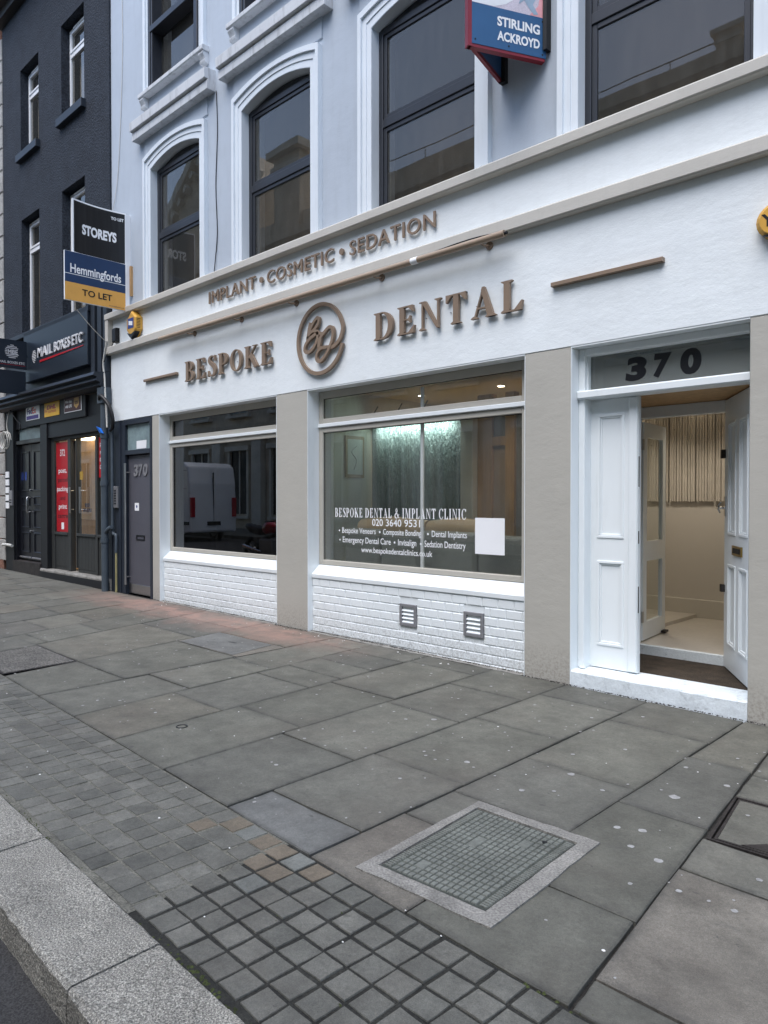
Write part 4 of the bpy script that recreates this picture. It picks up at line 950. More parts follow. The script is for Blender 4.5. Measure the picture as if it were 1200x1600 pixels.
for i, c in enumerate(UC):
    if c > 2: continue
    # moulded surround in three steps
    am = MB()
    for w0, w1, yf in ((0.0, .060, .002), (.060, .118, -.008), (.118, .168, -.032)):
        A, Bq = offset_frame(c, w0, 0), offset_frame(c, w1, 0); am.strip(A, Bq, yf, .06)
    am.build('architrave', 'arch', cb)
    # reveal lining
    rv = MB(); ar = seg_arc(c, HWD, ZS, ZCR)
    inn = [(c - HWD + .004, ZB)] + [(c + (x - c) * .994, z - .004) for x, z in ar] + [(c + HWD - .004, ZB)]
    o2 = [(c - HWD - .002, ZB)] + [(x, z + .002) for x, z in ar] + [(c + HWD + .002, ZB)]
    rv.strip(inn, o2, .0045, .30); rv.build('reveal', 'arch', cb)
    # window: square-headed frame with two lights behind the arch
    fr = MB(); x0, x1 = c - HWD + .004, c + HWD - .004; yf, yb = .112, .170; zt = ZS + .02
    zm = 5.385
    fr.cbox(x0, x0 + .055, yf, yb, ZB, zt, .005).cbox(x1 - .055, x1, yf, yb, ZB, zt, .005).cbox(x0 + .055, x1 - .055, yf, yb, zt - .07, zt, .005)
    fr.cbox(x0 + .055, x1 - .055, yf, yb, zm - .045, zm + .045, .005)
    for a, b in ((ZB, zm - .045), (zm + .045, zt - .07)):
        q0, q1 = x0 + .055, x1 - .055
        fr.cbox(q0, q0 + .045, yf + .014, yb, a, b, .004).cbox(q1 - .045, q1, yf + .014, yb, a, b, .004).cbox(q0 + .045, q1 - .045, yf + .014, yb, a, a + .045, .004).cbox(q0 + .045, q1 - .045, yf + .014, yb, b - .045, b, .004)
    # closing piece in the arch above the frame
    A = [(c + (x - c) * .99, zt + .001) for x, z in ar]; Bq = [(c + (x - c) * .99, max(z - .006, zt + .002)) for x, z in ar]
    fr.strip(A, Bq, yf + .03, yb)
    wo = fr.build('first_floor_window', 'win_black', cb)
    for a, b in ((ZB, zm - .09), (zm + .09, zt - .115)): MB().box(x0 + .10, x1 - .10, .140, .144, a, b).build('pane', 'glass_up', wo)
    # hood cornice
    hd = MB().prof_x([(.06, 6.822), (-.100, 6.822), (-.100, 6.925), (-.085, 6.945), (-.138, 6.952), (-.142, 7.075), (-.120, 7.088), (.06, 7.10)], c - 1.012, c + 1.012).build('hood_cornice', 'hood', cb, bevel=.004)
    B('hood_frieze', 'upper', cb, c - .84, c + .84, .012, .06, ZS + .25, 6.825, .003)
    # second floor
    sl = MB().prof_x([(.20, 7.395), (-.070, 7.395), (-.082, 7.405), (-.082, 7.455), (-.07, 7.465), (.20, 7.49)], c - .868, c + .868).build('sill', 'hood', cb, bevel=.004)
    for sx in (-.868 + .012, .868 - .132):
        MB().prof_x([(.04, 7.394), (-.062, 7.394), (-.066, 7.365), (-.040, 7.325), (-.028, 7.30), (-.040, 7.285), (-.030, 7.255), (.04, 7.245)], c + sx, c + sx + .12).build('bracket', 'hood', sl, bevel=.004)
    for s in (-1, 1):
        am = MB()
        for w0, w1, yf in ((0, .09, .0), (.09, .15, -.03)):
            a, b = c + s * (HWD + w0), c + s * (HWD + w1); am.cbox(min(a, b), max(a, b), yf, .06, Z2B + .004, Z2T + .15, .005)
        am.build('architrave_jamb', 'arch', cb)
    fr = MB(); zm = 8.32
    fr.cbox(x0, x0 + .055, yf, yb, Z2B - .06, Z2T, .005).cbox(x1 - .055, x1, yf, yb, Z2B - .06, Z2T, .005).cbox(x0 + .055, x1 - .055, yf, yb, zm - .045, zm + .045, .005).cbox(x0 + .055, x1 - .055, yf, yb, Z2T - .07, Z2T, .005)
    for q in (x0 + .055, x1 - .10): fr.cbox(q, q + .045, yf + .014, yb, Z2B - .06, zm - .045, .004).cbox(q, q + .045, yf + .014, yb, zm + .045, Z2T - .07, .004)
    wo = fr.build('second_floor_window', 'win_black', cb)
    for a, b in ((Z2B - .06, zm - .045), (zm + .045, Z2T - .07)): MB().box(x0 + .10, x1 - .10, .140, .144, a, b).build('pane', 'glass_up', wo)
    rv = MB()
    for xa, xb2 in ((c - HWD, c - HWD + .004), (c + HWD - .004, c + HWD)): rv.box(xa, xb2, .0, .30, Z2B - .06, Z2T)
    rv.build('reveal', 'arch', cb)
# brown lining added to warm the upper panes, party wall and roof
MB().box(XL + .02, XR, .62, .66, 4.3, TOP).build('room_lining', 'brown_room', cb)
for z in (4.36, 7.0, 9.6): MB().box(XL + .02, XR, .361, .62, z, z + .05).build('floor_edge', 'dark_room', cb)
MB().box(XL, XL + .05, .361, 7, -.2, TOP).box(XR - .05, XR, .361, 7, -.2, TOP).box(XL, XR, 6.95, 7, -.2, TOP).box(XL, XR, .361, 7, TOP - .05, TOP).build('back_walls', 'dark_room', cb)
MB().prof_x([(-.30, TOP + .12), (-.30, TOP + .25), (.36, TOP + .35), (.36, TOP - .001), (-.02, TOP - .001)], XL, XR).build('eaves_cornice', 'hood', cb)
# thin stray cables down the upper wall
def cable(name, pts, r, mat, label, cat='cable', n=8):
    return tag(MB().tube(crom(pts, n), r, 6).build(name, mat), label, cat)
cable('wall_cable', [(-8.17, .018, 6.82), (-8.15, .02, 6.3), (-8.19, .02, 5.6), (-8.16, .02, 5.0), (-8.20, .012, 4.62), (-8.22, .006, 4.47)], .006, 'cable_k', 'thin black cable down the lilac wall between the two leftmost arched windows')
cable('wall_cable', [(-10.80, .02, 10.6), (-10.74, .02, 8.6), (-10.86, .02, 7.0), (-10.98, .012, 6.3), (-11.06, -.05, 5.95), (-10.60, -.42, 5.80)], .005, 'cable_w', 'thin white wire hanging from the upper wall to the black letting board')

# ================================================================ SIGN LETTERING ON THE CLINIC
YF0, YF1 = -.046, -.016       # letter face and back (stands off the wall on pins)
def pins(mb_parent, pts):
    for x, z in pts: MB().tube([(x, -.018, z), (x, .003, z)], .004, 6).build('pin', 'dull_steel', mb_parent)
def serif_sign(word, x0, x1, z0, z1, name, label):
    t = thing(name, label, 'sign', ((x0 + x1) / 2, -.016, z0))
    for mb in serif_word(None, word, x0, x1, z0, z1, YF0, YF1, .115):
        mb.build('letter', 'brown', t)
    pins(t, [(x0 + .08 + (x1 - x0) * i / len(word), z0 + .12) for i in range(len(word))])
serif_sign('BESPOKE', -8.868, -6.915, 3.132, 3.398, 'serif_sign_lettering', 'bronze serif letters spelling BESPOKE on the white fascia')
serif_sign('DENTAL', -5.235, -3.445, 3.132, 3.404, 'serif_sign_lettering', 'bronze serif letters spelling DENTAL on the white fascia')
sl = thing('sans_sign_lettering', 'bronze plain capitals IMPLANT COSMETIC SEDATION on the upper fascia', 'sign', (-6.4, -.016, 4.09))
for wd, x0, x1 in (('IMPLANT', -8.300, -7.280), ('COSMETIC', -7.046, -5.865), ('SEDATION', -5.614, -4.440)):
    vs, fs = text_polys(wd, 0, .02, 1.08); p = fit(vs, x1 - x0, .152)
    for v2, f2 in islands(p, fs): MB().add([(x0 + a, -.004 - c, 4.087 + b) for a, b, c in v2], f2).build('letter', 'brown', sl)
for x in (-7.163, -5.74): MB().tube([(x, -.004, 4.163), (x, -.024, 4.163)], .034, 18).build('dot', 'brown', sl)
# monogram in an open ring
em = thing('monogram_emblem', 'round bronze emblem with a looping script monogram in an open ring', 'sign', (-6.07, -.016, 2.90))
def stroke(pts, wd, name, dy):
    k = brush([(x, z, wd) for x, z in pts], 7); MB().strip(k[1], k[2], YF0 - dy, YF1).build(name, 'brown', em)
ring = [(-6.07 + .375 * math.cos(R(a)), 3.285 + .375 * math.sin(R(a))) for a in range(-15, -372, -12)]
tail = [(-5.738, 3.245), (-5.80, 3.192), (-5.866, 3.168), (-5.95, 3.178)]
stroke(ring[:-1] + tail, .040, 'ring', 0)
stroke([(-6.227, 3.488), (-6.255, 3.40), (-6.281, 3.295)], .032, 'monogram_stroke', .001)
stroke([(-6.28, 3.29), (-6.228, 3.405), (-6.17, 3.481), (-6.113, 3.520), (-6.085, 3.505), (-6.098, 3.45), (-6.161, 3.400), (-6.233, 3.365), (-6.27, 3.31)], .034, 'monogram_stroke', .002)
stroke([(-6.265, 3.352), (-6.18, 3.388), (-6.115, 3.370), (-6.10, 3.322), (-6.128, 3.247), (-6.199, 3.184), (-6.276, 3.163), (-6.320, 3.189), (-6.312, 3.244), (-6.257, 3.297), (-6.171, 3.334), (-6.095, 3.352), (-6.021, 3.330)], .036, 'monogram_stroke', .003)
stroke([(-6.03, 3.336), (-6.058, 3.267), (-6.085, 3.170)], .036, 'monogram_stroke', .0035)
stroke([(-6.086, 3.186), (-6.067, 3.281), (-5.984, 3.347), (-5.91, 3.386), (-5.860, 3.366), (-5.850, 3.295), (-5.884, 3.204), (-5.947, 3.117), (-6.021, 3.054), (-6.077, 3.037), (-6.118, 3.068), (-6.110, 3.134), (-6.049, 3.178), (-5.947, 3.178)], .036, 'monogram_stroke', .004)
for nm, x0, x1, lab in (('sign_bar', -10.02, -9.10, 'slim bronze bar left of the serif lettering'), ('sign_bar', -3.186, -2.255, 'slim bronze bar right of the serif lettering near the door')):
    tag(MB().cbox(x0, x1, -.046, .002, 3.262, 3.296, .003).build(nm, 'brown'), lab, 'sign bar', 'bronze bars on the fascia')
# trough light under the string course
lr = thing('sign_light_rail', 'long bronze tube light rail below the lower string course', 'sign light', (-6.4, -.16, 3.70))
MB().tube([(-9.33, -.16, 3.765), (-3.56, -.16, 3.765)], .029, 12).build('tube', 'brown_edge', lr)
MB().tube([(-3.56, -.16, 3.765), (-3.535, -.16, 3.765)], .014, 10).build('end_cap', 'black', lr)
MB().tube([(-4.61, -.16, 3.765), (-4.53, -.16, 3.765)], .032, 12).build('white_sleeve', 'w_print', lr)
for x in (-8.667, -7.584, -6.511, -5.151, -3.826):
    b = MB().tube([(x, .002, 3.764), (x, -.014, 3.764)], .036, 14).build('bracket', 'brown', lr)
    MB().tube(crom([(x, -.01, 3.764), (x, -.08, 3.745), (x, -.15, 3.755)], 5), .010, 8).build('arm', 'brown', b)
MB().tube(crom([(-9.2, -.12, 3.80), (-8.2, -.10, 3.812), (-7.6, -.13, 3.795), (-6.9, -.105, 3.81), (-6.2, -.12, 3.80), (-5.4, -.12, 3.80), (-4.6, -.125, 3.79), (-4.3, -.13, 3.808), (-4.0, -.13, 3.818), (-3.8, -.13, 3.812), (-3.56, -.15, 3.78)], 6), .006, 6).build('cable', 'cable_k', lr)

# ---- alarm boxes
al = thing('alarm_box', 'yellow hexagonal alarm box with blue square badge at the left of the fascia', 'alarm box', (-10.28, 0, 3.93))
hexp = [(-10.28, 4.345), (-10.13, 4.235), (-10.13, 4.06), (-10.28, 3.93), (-10.43, 4.06), (-10.43, 4.235)]
def hexbox(mb, pts, y0, y1, k=.86):
    cx = sum(p[0] for p in pts) / 6; cz = sum(p[1] for p in pts) / 6
    f = [(cx + (x - cx) * k, cz + (z - cz) * k) for x, z in pts]; n = len(pts)
    return mb.add([(x, y1, z) for x, z in pts] + [(x, y0 + .02, z) for x, z in pts] + [(x, y0, z) for x, z in f], [tuple(range(2 * n, 3 * n))] + [(i, (i + 1) % n, n + (i + 1) % n, n + i) for i in range(n)] + [(n + i, n + (i + 1) % n, 2 * n + (i + 1) % n, 2 * n + i) for i in range(n)])
hexbox(MB(), hexp, -.10, .01).build('cover', 'yellow', al)
MB().prof_y([(-10.405, 4.03), (-10.28, 3.925), (-10.155, 4.03), (-10.28, 4.0)], -.1025, -.02).build('strobe_lens', 'black_gloss', al)
MB().prof_y([(-10.375, 4.085), (-10.20, 4.085), (-10.20, 4.235), (-10.375, 4.235)], -.1035, -.101).build('badge', 'blue', al)
mb = MB(); mb.prof_y([(-10.345, 4.14), (-10.23, 4.12), (-10.23, 4.18), (-10.345, 4.20)], -.1055, -.1037); mb.build('badge_mark', 'w_print', al)
for k in range(7): MB().box(-10.131, -10.1285, -.09, -.03, 4.075 + .022 * k, 4.083 + .022 * k).build('vent_slot', 'black', al)
al2 = thing('alarm_box', 'yellow rounded alarm box at the right edge above the door', 'alarm box', (-1.47, 0, 3.22))
rp = [(-1.47 + .145 * math.cos(R(a)), 3.355 + .125 * math.sin(R(a))) for a in range(0, 360, 15)]
n = len(rp); MB().add([(x, .002, z) for x, z in rp] + [(x, -.055, z) for x, z in rp] + [(-1.47 + (x + 1.47) * .8, -.082, 3.355 + (z - 3.355) * .8) for x, z in rp], [tuple(range(2 * n, 3 * n))] + [(i, (i + 1) % n, n + (i + 1) % n, n + i) for i in range(n)] + [(n + i, n + (i + 1) % n, 2 * n + (i + 1) % n, 2 * n + i) for i in range(n)]).build('cover', 'yellow', al2)
MB().prof_y([(-1.57, 3.262), (-1.47, 3.225), (-1.37, 3.262), (-1.47, 3.268)], -.0835, -.03).build('strobe_lens', 'black_gloss', al2)
mb = MB(); text_on(mb, 'Y', (-1.575, -.0832, 3.315), XU, ZU, FR, .085, .085, .03); mb.build('letter', 'k_print', al2)
tag(MB().cbox(-11.00, -10.87, -.06, .01, 3.985, 4.20, .012).build('junction_box', 'black'), 'black junction box at the left end of the upper fascia', 'junction box')

# ---- letting boards, standing out from the wall at right angles
def board(name, label, x, y_out, z0, z1, th=.03, bow=0.0, n=10):
    t = thing(name, label, 'letting board', (x, -.03, z0)); pts = []
    mb = MB()
    ys = [-.05 + (y_out + .05) * i / n for i in range(n + 1)]
    bx = lambda y: x - bow * math.sin(math.pi * (y + .05) / (y_out + .05))
    vs = [(bx(y), y, z0) for y in ys] + [(bx(y), y, z1) for y in ys] + [(bx(y) - th, y, z0) for y in ys] + [(bx(y) - th, y, z1) for y in ys]; N = n + 1
    fs = []
    for i in range(n): fs += [(i, i + 1, N + i + 1, N + i), (2 * N + i, 3 * N + i, 3 * N + i + 1, 2 * N + i + 1), (i, 2 * N + i, 2 * N + i + 1, i + 1), (N + i, N + i + 1, 3 * N + i + 1, 3 * N + i)]
    fs += [(0, N, 3 * N, 2 * N), (n, 2 * N + n, 3 * N + n, N + n)]
    return t, mb.add(vs, fs), bx
YB = (0, 1, 0)     # reading direction on these boards runs from the street in to the wall
t, mb, bx = board('letting_board', 'black metallic letting board with white lettering, upper of the two', -10.52, -.86, 5.075, 5.86, .03, .05)
mb.build('backing', 'w_print', t)
def on_board(t, x, name, mat, y0, y1, z0, z1, d, bxf=None, n=8):
    m = MB(); ys = [y0 + (y1 - y0) * i / n for i in range(n + 1)]; f = bxf or (lambda y: x)
    m.add([(f(y) + d, y, z0) for y in ys] + [(f(y) + d, y, z1) for y in ys], [(i, i + 1, n + 2 + i, n + 1 + i) for i in range(n)]); return m.build(name, mat, t)
def board_text(t, x, body, y0, y1, z0, z1, mat, d, off, bxf=None):
    vs, fs = text_polys(body, off); p = fit(vs, y1 - y0, z1 - z0); f = bxf or (lambda y: x)
    MB().add([(f(y0 + a) + d, y0 + a, z0 + b) for a, b, c in p], fs).build('lettering', mat, t)
on_board(t, 0, 'face', 'dark_board', -.838, -.068, 5.098, 5.838, .0015, bx)
board_text(t, 0, 'STOREYS', -.71, -.19, 5.385, 5.535, 'w_print', .0035, .045, bx)
board_text(t, 0, 'TO LET', -.27, -.085, 5.72, 5.765, 'w_print', .0035, .03, bx)
MB().box(-10.545, -10.53, -.049, .03, 5.08, 5.85).build('wall_batten', 'upvc', t)
t, mb, bx = board('letting_board', 'navy and amber letting board with white name, lower of the two', -10.50, -.985, 4.385, 5.085, .03)
mb.build('backing', 'palegrey', t)
on_board(t, -10.50, 'navy_field', 'navy_print', -.982, -.075, 4.645, 5.082, .0015)
on_board(t, -10.50, 'amber_field', 'amber', -.982, -.075, 4.388, 4.645, .0015)
on_board(t, -10.50, 'rule', 'w_print', -.982, -.075, 4.762, 4.770, .0025)
board_text(t, -10.50, 'Hemmingfords', -.905, -.145, 4.745, 4.915, 'w_print', .004, .018)
board_text(t, -10.50, 'TO LET', -.735, -.285, 4.485, 4.578, 'k_print', .004, .020)
board_text(t, -10.50, 'hemmingfords.co.uk', -.33, -.095, 4.405, 4.428, 'navy_print', .004, 0)
MB().box(-10.53, -10.50, -.05, -.01, 4.385, 5.085).build('edge_post', 'upvc', t)
MB().box(-10.50, -10.465, -.008, .03, 4.62, 5.07).build('timber_batten', 'timber', t)
cable('stay_wire', [(-10.95, -.62, 4.38), (-11.05, -.35, 4.18), (-11.12, -.08, 4.0)], .006, 'cable_w', 'thin pale stay wire below the lower letting board', n=4)

# ---- V-shaped agent sign on the upper wall
vs_ = thing('agent_sign', 'V-shaped red framed agent sign with blue panel and white capitals', 'sign', (-3.5, 0, 5.15))
AP, WR, WL = Vector((-3.575, -.60, 0)), Vector((-3.265, .0, 0)), Vector((-3.70, .0, 0)); Z0, Z1 = 5.165, 6.35
Uf = (WR - AP).normalized(); Lf = (WR - AP).length; Nf = Vector((Uf.y, -Uf.x, 0))          # faces camera right
def agent(nm, mat, u0, u1, z0, z1, d, th=.004): MB().obox(Vector((AP.x, AP.y, z0)) + Uf * u0 + Nf * d, Uf, ZU, Nf, u1 - u0, z1 - z0, th).build(nm, mat, vs_)
agent('panel', 'steelblue', .0, Lf, Z0, 5.49, 0)
agent('printed_field', 'lilac', .0, Lf, 5.49, Z1, 0)
def agent_poly(nm, mat, pts, d): MB().add([Vector((AP.x, AP.y, z)) + Uf * u + Nf * d for u, z in pts], [tuple(range(len(pts)))]).build(nm, mat, vs_)
agent_poly('pale_shape', 'palegrey', [(.0, 5.492), (.06, 5.492), (.20, 5.495), (.30, 5.53), (.40, 5.60), (.42, 5.72), (.30, 5.66), (.22, 5.70), (.14, 5.66), (.05, 5.62), (0, 5.70)], .0048)
agent_poly('pale_shape', 'palegrey', [(.34, 5.60), (.52, 5.66), (.62, 5.72), (.62, 5.80), (.5, 5.8), (.36, 5.74)], .0052)
agent_poly('heraldic_curl', 'bluegrey', [(.42, 5.56), (.47, 5.60), (.50, 5.56), (.56, 5.50), (.60, 5.51), (.55, 5.58), (.58, 5.64), (.52, 5.68), (.47, 5.74), (.42, 5.72), (.44, 5.64)], .0056)
agent_poly('pink_edge', 'pink', [(.52, 5.492), (Lf, 5.492), (Lf, 5.95), (.60, 5.95), (.62, 5.70), (.60, 5.58)], .0050)
for body, u0, u1, z0, z1 in (('STIRLING', .225, .615, 5.345, 5.425), ('ACKROYD', .225, .615, 5.230, 5.308)):
    vsx, fsx = text_polys(body, .035); p = fit(vsx, u1 - u0, z1 - z0)
    MB().add([Vector((AP.x, AP.y, z0)) + Uf * (u0 + a) + Nf * .0062 + Vector((0, 0, b)) for a, b, c in p], fsx).build('lettering', 'w_print', vs_)
for u, z in ((.03, 5.20), (.33, 5.20), (.64, 5.19), (.64, 5.46), (.64, 5.74)):
    c0 = Vector((AP.x, AP.y, z)) + Uf * u + Nf * .003; MB().tube([c0, c0 + Nf * .004], .007, 8).build('screw', 'black', vs_)
MB().obox(Vector((AP.x, AP.y, Z0 - .025)) - Uf * .02, Uf, ZU, -Nf, Lf + .01, .025, .05).build('bottom_rail', 'dred', vs_)
MB().obox(Vector((AP.x, AP.y, Z0 - .025)) - Uf * .035 - Nf * .05, Uf, ZU, Nf, .034, Z1 - Z0, .055).build('front_edge', 'dred', vs_)
Ub = (WL - AP).normalized(); Nb = Vector((-Ub.y, Ub.x, 0))
MB().obox(Vector((AP.x, AP.y, Z0 - .022)), Ub, ZU, Nb, (WL - AP).length, .030, .03).build('back_rail', 'dred', vs_)
MB().obox(Vector((AP.x, AP.y, Z0 + .01)) + Ub * .01, Ub, ZU, Nb, (WL - AP).length - .01, Z1 - Z0, .012).build('back_panel', 'steelblue', vs_)
MB().box(-3.72, -3.66, -.02, .03, Z0 - .03, Z1).box(-3.27, -3.235, -.04, .03, Z0 + .06, Z1).build('wall_batten', 'black', vs_)

# ---- pipes and cables at the building corner
dp = thing('downpipe', 'grey-blue painted downpipe at the corner between the two shopfronts', 'downpipe', (-11.20, -.09, .05))
MB().tube([(-11.20, -.09, .06), (-11.20, -.09, 3.05)], .055, 12).build('pipe', 'lead', dp)
for z in (.85, 1.75, 2.5): MB().tube([(-11.20, -.09, z), (-11.20, -.09, z + .07)], .066, 12).build('collar', 'lead', dp)
MB().tube(crom([(-11.20, -.09, .98), (-11.10, -.09, 1.06), (-11.02, -.07, 1.10)], 4), .032, 8).build('side_branch', 'lead', dp)
MB().box(-11.30, -11.11, -.16, -.02, 3.05, 3.30).build('hopper', 'lead', dp)
pp = thing('conduit_pipe', 'thin grey conduit running down beside the grey side door', 'conduit', (-11.03, -.03, .05))
MB().tube([(-11.05, -.035, 1.02), (-11.05, -.035, 2.70)], .024, 8).build('pipe', 'lead', pp)
MB().tube(crom([(-11.05, -.035, 1.02), (-11.0, -.035, .98), (-10.93, -.035, .96), (-10.93, -.035, .7)], 4), .024, 8).build('elbow', 'lead', pp)
MB().tube([(-10.93, -.035, .70), (-10.93, -.035, .08)], .017, 8).build('yellow_sleeve', 'pinkcable', pp)
tag(MB().cbox(-11.06, -10.90, -.03, .012, 1.40, 1.74, .006).build('entry_phone', 'dull_steel'), 'slim steel entry phone panel beside the grey side door', 'entry phone')
mb = MB()
for k in range(6): mb.cbox(-11.0, -10.94, -.036, -.0305, 1.46 + .04 * k, 1.48 + .04 * k, .001)
mb.build('button', 'black', bpy.data.objects['entry_phone'])
cable('hose', [(-11.24, -.15, 3.12), (-11.10, -.20, 3.16), (-10.93, -.16, 3.02), (-10.86, -.12, 2.82), (-10.90, -.10, 2.66), (-11.02, -.08, 2.62)], .030, 'cable_k', 'black hose looping over the top of the downpipe')
cable('loose_cable', [(-11.10, -.09, 4.02), (-11.20, -.10, 3.7), (-11.16, -.10, 3.45), (-11.10, -.12, 3.2), (-11.06, -.12, 2.9), (-11.04, -.12, 2.66)], .014, 'cable_w', 'loose pale cable hanging at the left end of the fascia')
cable('junction_lead', [(-10.95, -.05, 3.99), (-11.00, -.07, 3.9), (-11.12, -.08, 3.80), (-11.18, -.10, 3.70)], .008, 'cable_k', 'short black lead below the junction box')
tag(MB().add([(-11.28, -.19, 2.69), (-11.18, -.20, 2.66), (-11.13, -.17, 2.58), (-11.22, -.16, 2.58), (-11.28, -.15, 2.68), (-11.18, -.15, 2.65), (-11.13, -.13, 2.57), (-11.22, -.13, 2.57)], [(0, 1, 2, 3), (4, 7, 6, 5), (0, 4, 5, 1), (1, 5, 6, 2), (2, 6, 7, 3), (3, 7, 4, 0)]).build('blue_tape', 'bluetape'), 'scrap of bright blue tape round the top of the downpipe', 'tape')

# ================================================================ LEFT NEIGHBOUR
NX0, NX1 = -15.86, -11.155
nb = thing('slate_blue_building', 'dark slate-blue rendered building with white framed windows over a parcel shop', 'building', (-13.5, .2, 0))
wl = MB(); wins = [(-14.895, -14.0), (-12.985, -12.06)]; rows = [(4.70, 6.93), (8.17, 9.80)]
xs = [NX0] + [v for a in wins for v in a] + [NX1]; NT = 11.2
for a, b in zip(xs[0::2], xs[1::2]): wl.box(a, b, 0, .36, 4.62, NT)
for a, b in wins:
    z = 4.62
    for z0, z1 in rows:
        if z0 > z + .1: wl.box(a, b, 0, .36, z, z0)
        z = z1
    wl.box(a, b, 0, .36, z, NT)
wl.build('upper_wall', 'slate', nb)
for a, b in wins:
    for z0, z1 in rows:
        if z0 > 5: B('window_sill', 'slate_s', nb, a - .06, b + .06, -.085, .14, z0 - .14, z0, .006)
        m = MB(); f = .055; zt = z1 - .03; zm = z0 + (z1 - z0) * (.70 if z0 > 5 else .74)
        m.cbox(a, a + f, .148, .21, z0, zt, .006).cbox(b - f, b, .148, .21, z0, zt, .006).cbox(a + f, b - f, .148, .21, zt - f, zt, .006).cbox(a + f, b - f, .148, .21, z0, z0 + f, .006).cbox(a + f, b - f, .148, .21, zm - .04, zm + .04, .006)
        m.cbox(a + f, a + f + .045, .135, .20, zm + .04, zt - f, .006).cbox(b - f - .045, b - f, .135, .20, zm + .04, zt - f, .006).cbox(a + f + .045, b - f - .045, .135, .20, zm + .04, zm + .085, .006).cbox(a + f + .045, b - f - .045, .135, .20, zt - f - .045, zt - f, .006)
        wn = m.build('window', 'upvc', nb)
        MB().box(a + f, b - f, .178, .182, z0 + f, zm - .04).build('pane', 'glass_up', wn)
        MB().box(a + f + .04, b - f - .04, .168, .172, zm + .08, zt - f - .04).build('pane', 'glass_up', wn)
        MB().box(a, b, .211, .215, z1 - .03, z1).build('head_strip', 'black', wn)
        B('trickle_vent', 'upvc', wn, a + .2, b - .2, .125, .147, zt - .05, zt - .02)
        B('blind', 'plant', wn, a + .12, a + .30, .28, .30, z0, zm)
MB().box(NX0, NX1, .70, .74, -.2, 4.3).box(NX0, NX1, .7, .74, 4.3, NT).build('room_lining', 'dark_room', nb)
MB().prof_x([(-.42, NT + .3), (-.42, NT + .12), (-.33, NT + .10), (-.30, NT - .02), (-.16, NT - .05), (-.14, NT - .16), (.0, NT - .18), (.36, NT - .18), (.36, NT + .3)], NX0 - .05, NX1).build('eaves_cornice', 'black', nb)
# ledge over the sign, flat pilaster, fascia, moulded cornice
MB().prof_x([(-.10, 4.62), (-.10, 4.70), (0, 4.74), (.3, 4.74), (.3, 4.62)], NX0, -11.75).build('ledge', 'slate_s', nb)
B('fascia_backing', 'slate_s', nb, NX0, NX1 - .02, .02, .358, 3.40, 4.62)
for a, b in ((-11.74, -11.60), (-11.50, -11.36), (-11.30, -11.17)): B('corner_fluting', 'slate_s', nb, a, b, -.06, .019, 3.56, 4.70)
MB().prof_x([(-.26, 3.53), (-.28, 3.48), (-.22, 3.46), (-.24, 3.40), (-.17, 3.38), (-.18, 3.33), (-.08, 3.29), (.02, 3.29), (.02, 3.56)], NX0, -11.17).build('shop_cornice', 'slate_s', nb)
B('parcel_fascia', 'black', nb, -14.74, -12.06, -.015, .30, 2.93, 3.288)
B('parcel_fascia_return', 'black', nb, -12.058, -11.30, .03, .30, 2.93, 3.288)
# fascia sign
fs_ = thing('shop_fascia_sign', 'dark navy box sign with silver capitals and red underline over the parcel shop', 'sign', (-13.1, -.1, 3.74))
B('box', 'navy', fs_, -14.55, -11.77, -.10, .015, 3.745, 4.69, .006)
M['silver'] = pm('silver_lettering', (.62, .62, .63), .35, .05, 5, spec=.5)
for wd, x0, x1 in (('MAIL', -13.82, -13.17), ('BOXES', -13.08, -12.42), ('ETC', -12.33, -11.93)):
    mb = MB(); text_on(mb, wd, (x0, -.1005, 4.125), XU, ZU, FR, x1 - x0, .175, .012, .022, 1.12); mb.build('lettering', 'silver', fs_)
MB().prof_y([(-13.76, 4.035), (-13.76, 4.075), (-11.92, 4.082), (-11.92, 4.068)], -.108, -.1005).build('underline', 'red', fs_)
g = MB()
for k in range(8): 
    hgt = .10 * math.sin(math.pi * (k + .8) / 9.2); g.prof_y([(-14.02 - hgt, 4.09 + .03 * k - .03), (-14.02 + hgt, 4.09 + .03 * k - .03), (-14.02 + hgt, 4.105 + .03 * k - .03), (-14.02 - hgt, 4.105 + .03 * k - .03)], -.108, -.1005)
g.build('globe_mark', 'silver', fs_)
# projecting sign
ps = thing('projecting_sign', 'black square projecting sign with striped globe mark at the far left', 'sign', (-14.36, -.1, 3.95))
MB().box(-14.42, -14.36, -.92, -.11, 3.975, 4.495).build('box', 'navy', ps)
g = MB(); yc, zc_ = -.372, 4.275
for k in range(9):
    z = zc_ - .115 + .0288 * k; hw = math.sqrt(max(0, .125 ** 2 - (z + .006 - zc_) ** 2))
    if k in (3, 4, 5): 
        g.add([(-14.3585, yc - hw, z), (-14.3585, yc - .085, z), (-14.3585, yc - .085, z + .013), (-14.3585, yc - hw, z + .013)], [(0, 1, 2, 3)]); continue
    g.add([(-14.3585, yc - hw, z), (-14.3585, yc + hw, z), (-14.3585, yc + hw, z + .013), (-14.3585, yc - hw, z + .013)], [(0, 1, 2, 3)])
g.build('globe_mark', 'silver', ps)
board_text(ps, -14.36, 'MBE', yc - .075, yc + .10, 4.235, 4.315, 'silver', .0018, .02)
board_text(ps, -14.36, 'MAIL BOXES ETC', -.60, -.15, 4.055, 4.10, 'silver', .0018, .01)
on_board(ps, -14.36, 'underline', 'red', -.60, -.14, 4.03, 4.036, .0018)
MB().box(-14.40, -14.37, -.12, .02, 4.2, 4.25).build('bracket', 'black', ps)
MB().box(-14.41, -14.37, -.90, -.13, 3.50, 3.93).build('lower_box', 'navy', ps)
